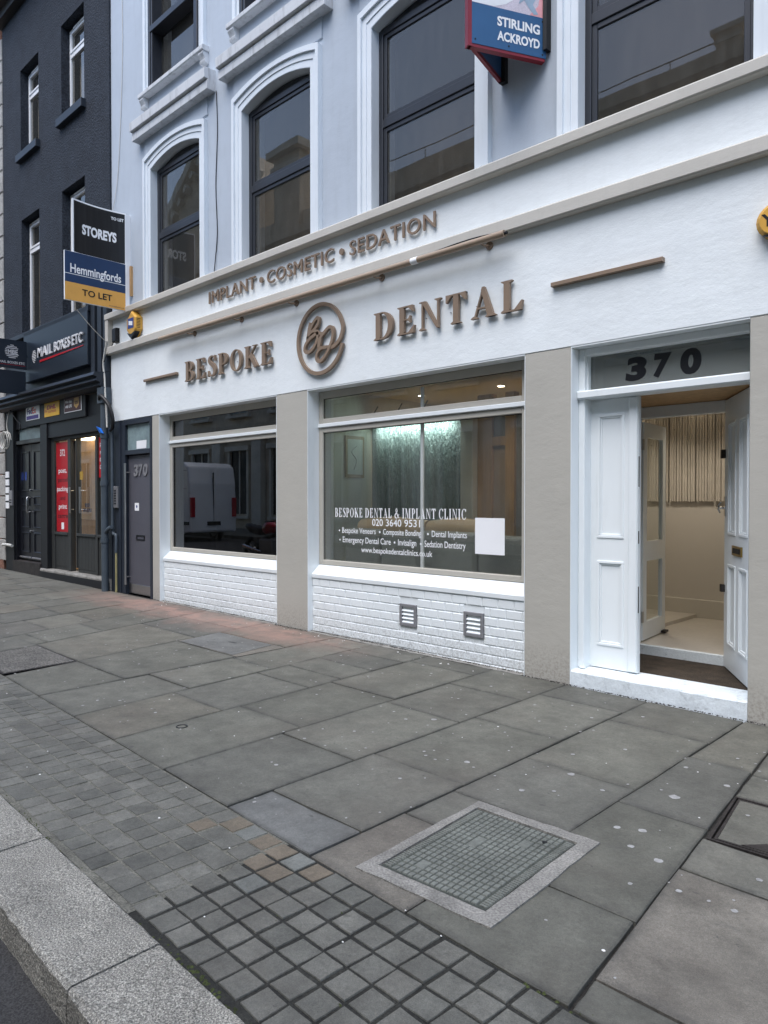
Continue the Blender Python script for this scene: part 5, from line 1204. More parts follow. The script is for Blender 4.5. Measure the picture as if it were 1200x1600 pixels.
# courier panels
def panel(label, x0, x1, mat): 
    t = thing('courier_panel', label, 'sign', ((x0 + x1) / 2, -.02, 3.04), 'courier panels over the parcel shop')
    B('plate', mat, t, x0, x1, -.024, -.0155, 3.04, 3.315, .002); return t
def ptext(t, body, x0, x1, z0, z1, mat, off=.02, slant=0): mb = MB(); text_on(mb, body, (x0, -.0252, z0), XU, ZU, FR, x1 - x0, z1 - z0, off, 0, 1, slant); mb.build('lettering', mat, t)
t = panel('white courier panel with purple and red lettering, leftmost of the three', -14.67, -14.013, 'w_print')
M['purple'] = pm('purple_print', (.05, .02, .20), .45, .03); M['orange'] = pm('red_orange_print', (.75, .06, .02), .45, .03)
ptext(t, 'Fed', -14.60, -14.36, 3.155, 3.275, 'purple', .03); ptext(t, 'Ex', -14.35, -14.16, 3.155, 3.275, 'orange', .03)
MB().add([(-14.64, -.0252, 3.055), (-14.05, -.0252, 3.055), (-14.05, -.0252, 3.125), (-14.64, -.0252, 3.125)], [(0, 1, 2, 3)]).build('strip', 'purple', t)
M['dhl'] = pm('yellow_print', (.78, .45, .03), .45, .03)
t = panel('yellow courier panel with slanted red lettering, middle of the three', -13.774, -13.115, 'dhl')
ptext(t, 'DHL', -13.66, -13.25, 3.165, 3.245, 'red', .06, .35); ptext(t, 'EXPRESS', -13.58, -13.24, 3.105, 3.145, 'red', .02)
for k in range(3): MB().add([(-13.76, -.0252, 3.155 - .014 * k), (-13.68 + .03 * k, -.0252, 3.155 - .014 * k), (-13.68 + .03 * k, -.0252, 3.162 - .014 * k), (-13.76, -.0252, 3.162 - .014 * k)], [(0, 1, 2, 3)]).build('stripe', 'red', t)
M['maroon'] = pm('maroon_print', (.055, .014, .016), .45, .05); M['gold'] = pm('gold_print', (.50, .30, .10), .45, .1)
t = panel('maroon courier panel with gold shield, rightmost of the three', -12.893, -12.198, 'w_print')
B('face', 'maroon', t, -12.88, -12.211, -.0262, -.0242, 3.053, 3.302, .0005)
for body, z in (('We ship', 3.19), ('with UPS', 3.12)):
    mb = MB(); text_on(mb, body, (-12.84, -.0272, z), XU, ZU, FR, .27, .058, .03); mb.build('lettering', 'w_print', t)
MB().prof_y([(-12.48, 3.27), (-12.29, 3.27), (-12.29, 3.14), (-12.385, 3.085), (-12.48, 3.14)], -.0275, -.0264).build('shield', 'gold', t)
mb = MB(); text_on(mb, 'ups', (-12.45, -.0285, 3.135), XU, ZU, FR, .13, .08, .03); mb.build('lettering', 'maroon', t)

# shopfront: frame, red panels, timber leaf standing ajar, glazed door, stall risers, step
M['shop_frame'] = pm('weathered_dark_grey_timber', (.034, .036, .035), .55, .18, 4, 0, 60, .002, 16, (5, 5, .6), dirt=.3)
sf = MB()
for a, b, z0, z1 in ((-13.74, -13.60, .27, 2.66), (-13.02, -12.90, .27, 2.66), (-12.69, -12.655, .34, 2.60), (-11.92, -11.84, .27, 2.66), (-11.40, -11.30, .27, 2.66)): sf.cbox(a, b, .08, .17, z0, z1, .006)
sf.cbox(-13.60, -11.40, .075, .17, 2.60, 2.90, .006)
sfo = sf.build('shopfront_frame', 'shop_frame', nb)
for a, b in ((-13.60, -13.02), (-12.655, -11.92), (-11.84, -11.40)):
    rp = B('stall_riser', 'shop_frame', nb, a, b, .105, .16, .27, .93)
    k = a + .03
    while k < b - .04: B('board', 'shop_frame', rp, k, k + .052, .094, .1045, .33, .90, .006); k += .058
    B('sill_rail', 'shop_frame', rp, a, b, .07, .1045, .90, .945, .004)
MB().box(-12.655, -11.92, .120, .124, .945, 2.56).build('door_pane', 'glass', sfo)
MB().box(-13.60, -13.02, .120, .124, .945, 2.60).box(-11.84, -11.40, .120, .124, .945, 2.60).build('side_pane', 'glass', sfo)
for a, b, z0 in ((-13.575, -13.06, .955), (-11.83, -11.42, 1.9)):
    r_ = MB().box(a, b, .108, .1185, z0, 2.57).build('red_banner', 'red', sfo)
for body, z, mat, h in (('372', 2.32, 'w_print', .12), ('post,', 1.99, 'w_print', .10), ('parcel', 1.83, 'k_print', .10), ('packing', 1.66, 'w_print', .11), ('and', 1.53, 'k_print', .07), ('print', 1.34, 'w_print', .11), ('centre', 1.20, 'k_print', .07)):
    wd = .07 * len(body); mb = MB(); text_on(mb, body, (-13.30 - wd / 2, .1070, z), XU, ZU, FR, wd, h, .01); mb.build('banner_lettering', mat, sfo)
MB().box(-13.36, -13.25, .1060, .1075, 1.00, 1.12).build('banner_notice', 'w_print', sfo)
for k, wd in enumerate((.24, .20, .26, .22)): mb = MB(); text_on(mb, ('post,', 'packing', 'print', 'centre')[k], (-11.79, .1070, 2.40 - .12 * k), XU, ZU, FR, wd, .08, .01); mb.build('banner_lettering', 'w_print', sfo)
MB().obox((-12.90, .17, .30), (.22, .97, 0), ZU, (.97, -.22, 0), .75, 2.28, .045).build('ajar_timber_leaf', 'timber', sfo)
for x in (-12.86, -12.45): 
    h = MB().tube([(x, .05, 1.30), (x, .05, 1.75)], .016, 8)
    for z in (1.36, 1.69): h.tube([(x, .05, z), (x, .12, z)], .008, 6)
    h.build('pull_handle', 'steel', sfo)
for x0, x1, z0, z1 in ((-12.50, -12.16, 1.32, 1.38), (-12.42, -12.22, 1.40, 1.47)): MB().box(x0, x1, .126, .1275, z0, z1).build('door_notice', 'maroon', sfo)
MB().box(-12.62, -12.50, .126, .1275, 1.88, 2.02).build('warning_notice', 'dhl', sfo)
MB().prof_x([(-.03, .09), (-.03, .235), (-.01, .262), (.30, .268), (.30, .05), (-.03, .05)], -14.02, -11.16).build('shop_step', 'concrete', nb)
MB().box(-14.02, -11.17, -.033, -.0305, -.1, .21).build('step_face', 'black', nb)
B('shop_head', 'black', nb, -14.02, -11.17, .02, .30, 2.66, 2.93)
B('pier', 'black', nb, -14.05, -13.74, .0, .30, -.1, 2.93)
B('corner_pier', 'slate_s', nb, -11.30, -11.156, .0, .30, -.1, 3.29)
# black double door to the flats
bd = MB()
for a, b, z0, z1 in ((-15.42, -15.355, .1, 2.70), (-14.115, -14.05, .1, 2.93), (-15.355, -14.115, 2.62, 2.70)): bd.cbox(a, b, .03, .20, z0, z1, .006)
bdo = bd.build('flat_door_frame', 'black_gloss', nb)
MB().box(-15.35, -14.12, .10, .104, 2.70, 2.93).build('fanlight', 'glass_frost', bdo)
for a, b in ((-15.352, -14.738), (-14.732, -14.118)):
    lf = B('flat_door_leaf', 'black_gloss', nb, a, b, .10, .145, .36, 2.61)
    for z0, z1 in ((1.70, 2.48), (1.42, 1.60), (.98, 1.34), (.50, .90)):
        m = MB()
        for p, q, r0, r1 in ((a + .12, b - .10, z0, z0 + .03), (a + .12, b - .10, z1 - .03, z1), (a + .12, a + .15, z0 + .03, z1 - .03), (b - .13, b - .10, z0 + .03, z1 - .03)): m.cbox(p, q, .083, .0995, r0, r1, .008)
        m.build('panel_moulding', 'black_gloss', lf)
    B('weather_bar', 'dull_steel', lf, a + .02, b - .02, .075, .0995, .39, .42)
h = MB().tube(crom([(-14.80, .09, 1.30), (-14.80, .03, 1.31), (-14.80, .03, 1.56), (-14.80, .09, 1.57)], 4), .016, 8).build('pull_handle', 'steel', bdo)
for z in (1.72, .92): MB().tube([(-14.76, .095, z), (-14.76, .07, z)], .022, 10).build('door_lock', 'steel', bdo)
MB().box(-15.28, -15.16, .095, .0985, 1.92, 2.08).box(-15.08, -14.98, .095, .0985, 1.92, 2.08).build('door_notice', 'blue', bdo)
MB().prof_x([(-.02, .09), (-.02, .33), (.30, .355), (.30, .05)], -15.44, -14.055).build('flat_door_step', 'iron_dark', nb)
B('left_pier', 'black', nb, NX0, -15.42, .0, .30, -.1, 3.29)
B('door_transom_panel', 'black', nb, -15.42, -14.05, .05, .30, 2.93, 3.29)
ip = thing('intercom', 'grey intercom with keypad left of the black double door', 'intercom', (-15.50, -.03, 1.45))
B('plate', 'vent', ip, -15.60, -15.43, -.03, -.001, 1.42, 1.72)
mb = MB()
for a in range(3):
    for b in range(2): mb.cbox(-15.575 + .045 * a, -15.55 + .045 * a, -.038, -.0305, 1.47 + .05 * b, 1.49 + .05 * b, .001)
mb.build('keypad', 'black', ip)
for k in range(5): tag(MB().box(-15.83, -15.64, -.014, -.002, 1.36 + .155 * k, 1.48 + .155 * k).build('name_plate', 'w_print'), ('white name plate left of the intercom, %s from the top' % ('lowest of five', 'fourth', 'third', 'second', 'topmost')[k]) if k else 'white name plate left of the intercom, lowest of five', 'name plate', 'name plates by the flat door')
cable('coiled_cable', [(-15.55 + .19 * math.cos(t * .7854) * (1 + .06 * math.sin(t)), -.06 - .004 * t, 2.72 + .17 * math.sin(t * .7854)) for t in range(25)], .011, 'cable_w', 'coil of pale cable hanging above the intercom', n=3)
cable('hanging_lead', [(-15.50, -.05, 3.28), (-15.56, -.07, 3.05), (-15.50, -.07, 2.86)], .010, 'cable_w', 'pale lead from the cornice down to the coiled cable')
cable('hanging_lead', [(-15.30, -.10, 3.30), (-15.05, -.07, 3.10), (-14.86, -.06, 2.98), (-14.92, -.06, 2.82)], .010, 'cable_k', 'dark lead sagging from the cornice over the black double door')
cable('gas_pipe', [(-15.86, -.06, .62), (-15.6, -.06, .63), (-15.35, -.06, .62)], .032, 'cable_w', 'short pale pipe low on the pier left of the black door')
# inside of the parcel shop
MB().box(-13.72, -11.2, .62, .66, .2, 2.9).box(-13.75, -13.72, .18, .66, .2, 2.9).build('shop_back_wall', 'cream', nb)
MB().box(-13.72, -11.2, .18, .62, .22, .27).build('shop_floor', 'floor_in', nb)
MB().box(-12.4, -12.0, .60, .615, 1.5, 2.5).build('wall_poster', 'w_print', nb)
b_ = thing('parcel_heap', 'dark wrapped parcels heaped behind the parcel shop door', 'parcels', (-11.75, .4, .27))
for k in range(6):
    x, z = -12.0 + .16 * (k % 3) + random.uniform(-.03, .03), .30 + .26 * (k // 3) + .5
    MB().obox((x, .32 + random.uniform(0, .1), z), (.96, .28, 0), (0, .1, .99), (-.28, .96, 0), .22, .24, .16).build('parcel', random.choice(['black', 'slate_s', 'mat', 'dhl']), b_)
B('bench', 'timber', b_, -12.1, -11.42, .30, .60, .27, .78)
li = thing('shop_ceiling_light', 'lit ceiling light inside the parcel shop', 'ceiling light', (-12.6, .42, 2.85))
MB().box(-13.5, -11.5, .36, .46, 2.60, 2.64).build('diffuser', 'lamp_shop', li)

# ================================================================ FARTHER BUILDINGS
M['quoin_stone'] = pm('grimy_pale_quoin', (.34, .33, .31), .85, .2, 2, .15, 30, .006, 20, dirt=.4)
fb = thing('quoined_brick_building', 'pale quoined building beyond the slate-blue one at the left edge', 'building', (-20, .3, 0))
MB().box(-26, NX0 - .30, .06, 6, -.2, 12.5).build('wall', pm('weathered_brick', (.22, .11, .075), .85, .2, 3, .2, 30, .005, 30), fb)
for k in range(24): B('quoin', 'quoin_stone', fb, NX0 - (.30 if k % 2 else .22) - .12, NX0 - .004, -.02, .30, .3 + .44 * k, .3 + .44 * k + .42, .012)

# ================================================================ INSIDE THE CLINIC
def room(name, mat, *boxes):
    m = MB()
    for b in boxes: m.box(*b)
    return struct(m.build(name, mat))
# reception behind the large window
FZ = .26
room('reception_floor', 'floor_in', (-6.70, -3.10, .335, 3.6, FZ - .05, FZ))
room('reception_ceiling', 'ceil', (-6.70, -3.10, .335, 3.6, 2.86, 2.90))
room('reception_side_wall', 'cream', (-6.70, -6.62, .335, 3.6, FZ, 2.86))
room('reception_back_wall', 'cream', (-6.62, -3.10, 3.5, 3.6, FZ, 2.86))
room('partition_wall', 'plant', (-3.14, -3.06, .335, 1.36, .0, 2.86))
room('dark_room_screen', 'dark_room', (-9.64, -6.71, .95, 1.0, .1, 2.9), (-6.74, -6.71, .335, .95, .1, 2.9), (-9.64, -6.74, .335, .95, 2.86, 2.9), (-9.66, -9.64, .335, .95, .1, 2.9))
wf = thing('water_feature', 'tall rippled teal glass panel lit from above in the reception', 'glass panel', (-5.85, 1.32, FZ))
MB().box(-6.60, -5.16, 1.30, 1.33, FZ + .55, 2.60).build('rippled_glass', 'water', wf)
B('white_post', 'plant', wf, -5.155, -4.98, 1.28, 1.42, FZ, 2.62)
B('plinth', 'cream2', wf, -6.60, -5.16, 1.22, 1.45, FZ, FZ + .55)
B('light_housing', 'dull_steel', wf, -6.60, -5.16, 1.262, 1.298, 2.477, 2.500)
MB().box(-6.5, -5.25, 1.275, 1.298, 2.455, 2.475).build('light_strip', 'led', wf)
for k, x in enumerate((-6.25, -5.85, -5.45)):
    c = thing('clamp_spotlight', 'small dark clamp spotlight above the teal panel, %s' % ('leftmost', 'middle', 'rightmost')[k], 'spotlight', (x, 1.0, 2.5), 'clamp spotlights over the water feature')
    MB().box(x - .05, x + .05, .93, 1.03, 2.50, 2.57).build('head', 'black', c); MB().tube([(x, .98, 2.57), (x, 1.05, 2.66)], .008, 6).build('arm', 'black', c)
lw = bpy.data.lights.new('strip_light', 'AREA'); lw.shape = 'RECTANGLE'; lw.size = 1.2; lw.size_y = .05; lw.energy = 3.0; lw.color = (.86, 1, .97); lw.spread = R(100)
lo = bpy.data.objects.new('strip_light', lw); C.objects.link(lo); lo.location = (-5.88, 1.18, 2.47); lo.rotation_euler = (R(42), 0, 0)
pf = thing('framed_picture', 'pale framed picture on the cream reception wall', 'picture', (-6.61, .95, 1.75))
MB().box(-6.618, -6.600, .84, 1.16, 1.80, 2.32).build('frame', 'tan', pf); MB().box(-6.5995, -6.598, .87, 1.13, 1.84, 2.28).build('print', 'plant', pf)
MB().tube(crom([(-6.597, .98, 1.9), (-6.597, 1.02, 2.02), (-6.597, .94, 2.12), (-6.597, 1.03, 2.2)], 4), .004, 5).build('drawn_line', 'sofa', pf)
sp = thing('secondary_glazing', 'frameless inner glass leaf behind the large shop window', 'glazing', (-4.85, .26, .84))
for a, b in ((-6.24, -4.87), (-4.83, -3.62)): MB().box(a, b, .268, .274, .785, 2.66).build('glass_leaf', 'glass_panel', sp)
MB().box(-4.868, -4.832, .262, .280, .785, 2.66).build('edge_strip', 'upvc', sp)
so = thing('sofa', 'long grey sofa with its high back to the window and tan bolsters', 'sofa', (-4.9, .7, FZ))
for k, (a, b) in enumerate(((-6.18, -5.62), (-5.60, -5.04), (-5.02, -4.30), (-4.28, -3.70))): MB().cbox(a, b, .42, .56, FZ + .06, 1.195 - (.02 if k % 2 else 0), .03).build('back_panel', 'sofa', so, bevel=.012)
B('seat', 'sofa', so, -6.18, -3.70, .56, 1.12, FZ + .12, FZ + .46, .02)
for a, b in ((-6.1, -5.1), (-5.06, -4.28)): MB().tube([(a, .66, 1.20), ((a + b) / 2, .66, 1.225), (b, .66, 1.20)], [.10, .115, .10], 14).build('bolster', 'tan', so)
dv = thing('inner_doorway', 'timber framed inner doorway seen through the reception window', 'doorway', (-4.7, 1.4, FZ))
B('frame', 'timber', dv, -4.975, -4.78, 1.36, 1.45, FZ, 2.70); B('frame', 'timber', dv, -4.60, -4.48, 1.36, 1.45, FZ, 2.70); B('head', 'timber', dv, -4.78, -4.60, 1.36, 1.45, 2.12, 2.22)
B('leaf', 'tan', dv, -4.78, -4.60, 1.40, 1.44, FZ, 2.12); B('fanlight', 'sofa', dv, -4.78, -4.60, 1.40, 1.41, 2.22, 2.62)
B('side_panel', 'sofa', dv, -4.48, -3.2, 1.40, 1.44, FZ, 2.60)
def downlight(x, y, z, lab, e=30, col=(1, .80, .55)):
    t = thing('downlight', lab, 'downlight', (x, y, z), 'recessed ceiling downlights')
    MB().tube([(x, y, z - .004), (x, y, z - .012)], .052, 16).build('bezel', 'upvc', t); MB().tube([(x, y, z - .0125), (x, y, z - .014)], .038, 14).build('lens', 'lamp', t)
    l_ = bpy.data.lights.new('downlight_beam', 'SPOT'); l_.energy = e; l_.spot_size = R(120); l_.spot_blend = .8; l_.color = col; l_.shadow_soft_size = .04
    lo_ = bpy.data.objects.new('downlight_beam', l_); C.objects.link(lo_); lo_.location = (x, y, z - .03)
downlight(-4.94, 1.77, 2.86, 'lit downlight at the right of the reception ceiling', 30)
downlight(-6.12, 1.71, 2.86, 'lit downlight at the left of the reception ceiling', 30)
downlight(-4.2, .75, 2.86, 'lit downlight nearest the reception window', 12)
# hall behind the entrance
room('hall_floor', 'floor_in', (-3.9, -1.2, 1.02, 3.0, .10, .222))
room('hall_side_wall', 'cream', (-1.62, -1.56, .36, 3.0, .0, 2.86))
room('lobby_ceiling', 'timber', (-3.05, -1.62, .242, 1.02, 2.345, 2.38))
room('hall_ceiling', 'ceil', (-4.0, -1.4, 1.02, 3.1, 2.62, 2.66))
room('hall_dado', 'cream2', (-4.3, -1.4, 2.90, 3.0, .2, 1.50))
room('hall_left_wall', 'cream', (-4.05, -3.98, 1.1, 3.0, .2, 2.62))
room('fanlight_void', 'plant', (-3.05, -1.62, .60, .64, 2.385, 2.74))
struct(B('hall_skirting', 'plant', None, -4.2, -1.4, 2.86, 2.899, .222, .42))
tag(MB().add([(-2.98, .28, .134), (-1.63, .28, .134), (-1.63, 1.02, .134), (-2.98, 1.02, .134), (-2.98, .28, .10), (-1.63, .28, .10), (-1.63, 1.02, .10), (-2.98, 1.02, .10)], [(0, 1, 2, 3), (0, 4, 5, 1)]).build('door_mat', 'mat'), 'dark brown coir mat inside the open entrance', 'door mat')
tag(MB().prof_x([(1.02, .10), (1.005, .10), (1.0, .215), (1.02, .2225)], -3.0, -1.63).build('inner_threshold', 'step_white'), 'worn white inner threshold behind the mat', 'threshold')
bc = thing('bead_curtain', 'silver fluted strands hanging above the hall dado', 'curtain', (-2.9, 2.87, 1.5))
for k in range(74):
    x = -4.0 + .030 * k + random.uniform(-.006, .006)
    MB().tube([(x, 2.87 + random.uniform(-.006, .006), 1.505), (x, 2.87, 2.58)], random.uniform(.0115, .0165), 8, False).build('strand', 'strand' if 'strand' in M else M.setdefault('strand', pm('silver_strand', (.58, .55, .50), .3, .1, 6, 0, 60, .002, 40, metal=.05)), bc)
room('hall_upper_wall', 'cream', (-4.3, -1.4, 2.90, 3.0, 1.5, 2.62))
bd_c = MB()  # chrome beads added for the row of lamp glints on the strands
for k in range(44):
    x, z = -3.95 + .047 * k + random.uniform(-.01, .01), random.choice([2.155, 2.155, 2.14, 2.17, 2.30, 2.42]) + random.uniform(-.012, .012)
    r = random.uniform(.006, .012); bd_c.add([(x - r, 2.845, z), (x + r, 2.845, z), (x, 2.845, z + r), (x, 2.845, z - r), (x, 2.845 - r, z), (x, 2.845 + r, z)], [(0, 2, 4), (2, 1, 4), (1, 3, 4), (3, 0, 4), (0, 5, 2), (2, 5, 1), (1, 5, 3), (3, 5, 0)])
o = bd_c.build('glint_beads', 'chrome', bc); o['kind'] = 'stuff'
hl = thing('hall_spotlight_bar', 'row of small lit lamps against the silver strands', 'spotlights', (-2.9, 2.70, 2.56))
B('bar', 'plant', hl, -3.9, -1.8, 2.55, 2.60, 2.58, 2.618)
for k in range(3): MB().tube([(-3.75 + .7 * k, 2.575, 2.578), (-3.75 + .7 * k, 2.575, 2.560)], .022, 10).build('lens', 'lamp', hl)
for x in (-3.4, -2.6):
    l_ = bpy.data.lights.new('hall_beam', 'SPOT'); l_.energy = 12; l_.spot_size = R(130); l_.spot_blend = .8; l_.color = (1, .87, .70); l_.shadow_soft_size = .08
    lo_ = bpy.data.objects.new('hall_beam', l_); C.objects.link(lo_); lo_.location = (x, 2.2, 2.58)
idr = thing('inner_glazed_door', 'white inner door with two glass panes standing open in the hall', 'door', (-2.9, 1.05, .222))
B('frame_jamb', 'gloss_white', idr, -2.985, -2.915, .99, 1.08, .222, 2.34); B('frame_jamb', 'gloss_white', idr, -1.70, -1.63, .99, 1.08, .222, 2.34); B('frame_head', 'gloss_white', idr, -2.985, -1.63, .99, 1.08, 2.245, 2.343)
Ui = Vector((-.10, .995, 0)).normalized(); Ni = Vector((-.995, -.10, 0)); Oi = Vector((-2.905, 1.09, .235))
m = MB()
for u0, u1, z0, z1 in ((0, .10, 0, 1.99), (.55, .64, 0, 1.99), (.10, .55, 0, .16), (.10, .55, .72, .90), (.10, .55, 1.86, 1.99)): m.obox(Oi + Ui * u0 + Vector((0, 0, z0)), Ui, ZU, Ni, u1 - u0, z1 - z0, .04)
m.build('leaf', 'gloss_white', idr)
for z0, z1 in ((.16, .72), (.90, 1.86)): MB().obox(Oi + Ui * .10 + Ni * .018 + Vector((0, 0, z0)), Ui, ZU, Ni, .45, z1 - z0, .004).build('pane', 'glass_panel', idr)
MB().obox(Oi + Ui * .52 - Ni * .04 + Vector((0, 0, .0)), Ui, ZU, Ni, .10, .02, .04).build('door_wedge', 'black', idr)
for z in (.18, 1.75): MB().box(-2.914, -2.900, 1.075, 1.10, z + .22, z + .32).build('hinge', 'steel', idr)

# ================================================================ ACROSS THE STREET (seen in the glass)
ob = thing('stone_building_opposite', 'tan classical stone building with columns and parapet across the street', 'building', (-20, -17, 0))
OX0, OX1, OY = -62, 26, -14.2
MB().box(OX0, OX1, OY - 8, OY - .35, -.2, 13.2).build('wall', 'stone', ob)
for z0, z1, p in ((4.6, 5.1, .35), (8.9, 9.2, .2), (12.4, 12.75, .35), (12.75, 13.0, .6), (13.0, 13.2, .45)): MB().box(OX0, OX1, OY - .36, OY + p - .35, z0, z1).build('cornice', 'stone', ob)
MB().box(OX0, -12, OY - .8, OY - .4, 13.2, 14.0).build('parapet', 'stone', ob)
x = OX0 + 1.5
while x < OX1 - 2:
    MB().box(x - .35, x + .35, OY - .36, OY - .05, .0, 4.6).build('pier', 'stone_p', ob)
    for z0, h, r in ((.9, 3.0, 0), (5.7, 2.4, 1)):
        wn = MB().box(x + .95, x + 2.35, OY - .36, OY - .335, z0, z0 + h).build('window', 'glass_frost' if z0 > 4 else 'black', ob)
        s = MB().box(x + .80, x + .95, OY - .36, OY - .20, z0 - .1, z0 + h).box(x + 2.35, x + 2.50, OY - .36, OY - .20, z0 - .1, z0 + h).box(x + .70, x + 2.60, OY - .36, OY - .10, z0 + h, z0 + h + .22).box(x + .75, x + 2.55, OY - .36, OY - .12, z0 - .22, z0 - .1).box(x + 1.61, x + 1.69, OY - .335, OY - .30, z0, z0 + h)
        s.build('surround', 'stone_p', wn)
    ap = [(x + .95, 9.7)] + [(x + 1.65 + .7 * math.cos(R(180 - 15 * t)), 11.3 + .7 * math.sin(R(15 * t))) for t in range(13)] + [(x + 2.35, 9.7)]
    wn = MB().prof_y(ap, OY - .335, OY - .36).build('arched_window', 'glass_frost', ob)
    aq = [(x + 1.65 + (p - x - 1.65) * 1.25, q + (.17 if q > 11.2 else 0)) for p, q in ap]
    MB().strip(ap, aq, OY - .15, OY - .36).build('surround', 'stone_p', wn)
    for q in range(6): MB().box(x + .2 + .55 * q, x + .45 + .55 * q, OY - .36, OY + .12, 12.15, 12.395).build('cornice_block', 'stone_p', ob)
    x += 3.3
for cx, hw, ht in ((-25.25, .85, 16.6), (-6.85, .32, 13.75), (-44, .9, 16.5)):
    ch = MB().box(cx - hw, cx + hw, OY - .2 - 1.8 * hw, OY - .2, 12.9, ht).build('chimney', 'stone', ob)
    MB().box(cx - hw * 1.35, cx + hw * 1.35, OY - .2 - 2.2 * hw, OY - .2 + .35 * hw, ht, ht + .38 * hw).build('cap', 'stone_p', ch)
    MB().box(cx - hw * 1.12, cx + hw * 1.12, OY - .2 - 1.95 * hw, OY - .2 + .15 * hw, ht - .75 * hw, ht - .5 * hw).build('collar', 'stone_p', ch)
gp = [(-38.5, 14.0), (-31.5, 19.6), (-28.0, 16.6), (-28.0, 14.0)]
pd = MB().prof_y(gp, OY - .5, OY - 5).build('pediment', 'stone', ob)
for (x0, z0), (x1, z1) in ((gp[0], gp[1]), (gp[1], gp[2])):
    dv2 = Vector((x1 - x0, 0, z1 - z0)); L = dv2.length; dv2.normalize(); nv = Vector((-dv2.z, 0, dv2.x))
    MB().obox(Vector((x0, OY - .9, z0)) - nv * .1, dv2, nv, (0, 1, 0), L, .45, .9).build('raking_cornice', 'stone_p', pd)
    for q in range(int(L / .8)): MB().obox(Vector((x0, OY - .5, z0)) + dv2 * (.3 + .8 * q) - nv * .42, dv2, nv, (0, 1, 0), .35, .30, .35).build('raking_block', 'stone_p', pd)
rl = thing('parapet_railing', 'thin black railing along the opposite parapet', 'railing', (-10, OY - .6, 14))
for z, xa, xe in ((14.42, -24, -12.2), (13.72, -11.6, 12)): MB().tube([(xa, OY - .45, z), (xe, OY - .45, z)], .018, 6).build('rail', 'black', rl)
for k in range(12): MB().tube([(-23.5 + 3 * k, OY - .45, 13.1), (-23.5 + 3 * k, OY - .45, 14.42 if k < 4 else 13.72)], .016, 6).build('upright', 'black', rl)
# white van parked on the far side
vn = thing('white_van', 'white panel van parked across the street, mirrored in the dark window', 'van', (-21, -9.0, GZ(-21) - .12))
VX, VY, VZ = -28.7, -9.9, GZ(-21) - .125
RX = VX + 6.0                                   # rear end
side = [(0, .35), (0, 1.0), (.05, 2.1), (.16, 2.72), (.42, 2.86), (3.9, 2.90), (4.3, 2.72), (4.95, 1.72), (5.75, 1.36), (5.95, 1.05), (5.98, .35), (5.3, .30), (.5, .30)]
bd_ = MB().prof_y([(RX - a, VZ + b) for a, b in side], VY, VY + 1.95).build('body', 'van', vn, bevel=.07)
MB().prof_y([(RX - 4.36, VZ + 1.72), (RX - 4.86, VZ + 1.72), (RX - 4.38, VZ + 2.50), (RX - 4.0, VZ + 2.55), (RX - 4.0, VZ + 1.72)], VY + 1.945, VY + 1.96).build('side_window', 'black_gloss', vn)
MB().box(RX - 5.8, RX - .05, VY + 1.945, VY + 1.975, VZ + .62, VZ + .74).build('rub_strip', 'black', vn)
for px in (1.0, 2.3, 3.9): MB().box(RX - px - .012, RX - px, VY + 1.945, VY + 1.957, VZ + .5, VZ + 2.6).build('door_seam', 'black', vn)
for z in (1.9, 2.55): MB().box(RX - 3.8, RX - .2, VY + 1.945, VY + 1.956, VZ + z, VZ + z + .012).build('panel_crease', 'black', vn)
MB().box(RX - .06, RX + .008, VY + .97, VY + .985, VZ + .55, VZ + 2.5).build('rear_door_seam', 'black', vn)
MB().box(RX - .03, RX + .02, VY + .70, VY + 1.25, VZ + .60, VZ + .74).build('number_plate_recess', 'black', vn)
MB().tube([(RX - .55, VY + 1.95, VZ + 1.25), (RX - .55, VY + 1.975, VZ + 1.25)], .07, 14).build('fuel_cap', 'black', vn)
for px in (1.15, 4.85):
    for yy in (VY + .12, VY + 1.78):
        wh = MB().tube([(RX - px, yy - .1, VZ + .34), (RX - px, yy + .12, VZ + .34)], .34, 22).build('wheel', 'tyre', vn); MB().tube([(RX - px, yy + .122, VZ + .34), (RX - px, yy + .135, VZ + .34)], .2, 16).build('rim', 'dull_steel', wh)
for yy in (VY + .02, VY + 1.75): MB().box(RX - 6.0, RX - 5.9, yy, yy + .2, VZ + .85, VZ + 1.05).build('headlight', 'palegrey', vn); MB().box(RX - .08, RX + .02, yy, yy + .18, VZ + .9, VZ + 1.6).build('tail_light', 'redplastic', vn)
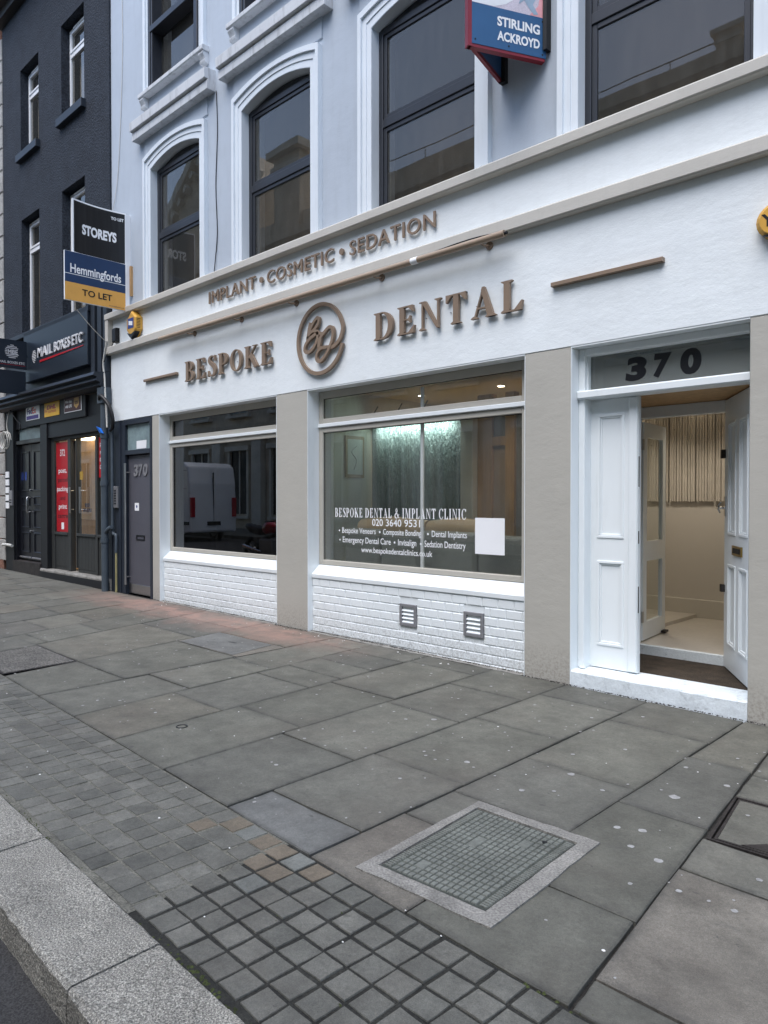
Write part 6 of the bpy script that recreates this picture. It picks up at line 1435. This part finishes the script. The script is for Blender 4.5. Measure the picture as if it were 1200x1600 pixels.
# motorbike by the near kerb
mo = thing('motorbike', 'black and red motorbike parked by the kerb, mirrored in the dark window', 'motorbike', (-14.2, -5.0, GZ(-14) - .125))
X0, Y0, Zg = -14.9, -5.0, GZ(-14) - .125
for px in (0, 1.36):
    wh = MB().tube([(X0 + px + .27 * math.cos(t * .3927), Y0, Zg + .32 + .27 * math.sin(t * .3927)) for t in range(17)], .055, 8).build('wheel', 'tyre', mo)
    MB().tube([(X0 + px, Y0 - .05, Zg + .32), (X0 + px, Y0 + .05, Zg + .32)], .09, 12).build('hub', 'dull_steel', wh)
    for t in range(6): MB().tube([(X0 + px, Y0, Zg + .32), (X0 + px + .25 * math.cos(t * 1.047), Y0, Zg + .32 + .25 * math.sin(t * 1.047))], .012, 6).build('spoke', 'dull_steel', wh)
MB().tube([(X0 + .15, Y0, Zg + .45), (X0 + .5, Y0, Zg + .62), (X0 + .95, Y0, Zg + .72), (X0 + 1.1, Y0, Zg + .9)], .05, 8).build('frame', 'black', mo)
MB().box(X0 + .45, X0 + .95, Y0 - .14, Y0 + .14, Zg + .28, Zg + .62).build('engine', 'dull_steel', mo, bevel=.04)
MB().tube(crom([(X0 + .55, Y0, Zg + .82), (X0 + .75, Y0, Zg + .90), (X0 + 1.0, Y0, Zg + .86)], 5), [.10, .12, .13, .145, .15, .155, .15, .14, .13, .12, .08][:11], 12).build('tank', 'redplastic', mo)
MB().tube(crom([(X0 - .2, Y0, Zg + .92), (X0 + .1, Y0, Zg + .84), (X0 + .5, Y0, Zg + .80)], 4), [.06, .08, .10, .11, .12, .12, .12, .11, .1], 10).build('seat', 'black', mo)
for yy in (-.07, .07): MB().tube([(X0 + 1.36, Y0 + yy, Zg + .32), (X0 + 1.1, Y0 + yy, Zg + 1.0)], .025, 8).build('fork', 'steel', mo)
MB().tube(crom([(X0 + 1.0, Y0 - .36, Zg + 1.04), (X0 + 1.1, Y0 - .1, Zg + 1.06), (X0 + 1.1, Y0 + .1, Zg + 1.06), (X0 + 1.0, Y0 + .36, Zg + 1.04)], 4), .018, 8).build('handlebar', 'black', mo)
MB().tube([(X0 + 1.18, Y0, Zg + .95), (X0 + 1.28, Y0, Zg + .93)], [.11, .08], 14).build('headlamp', 'palegrey', mo)
MB().tube([(X0 + .6, Y0 + .16, Zg + .3), (X0 - .1, Y0 + .18, Zg + .42)], [.03, .06], 10).build('exhaust', 'chrome', mo)
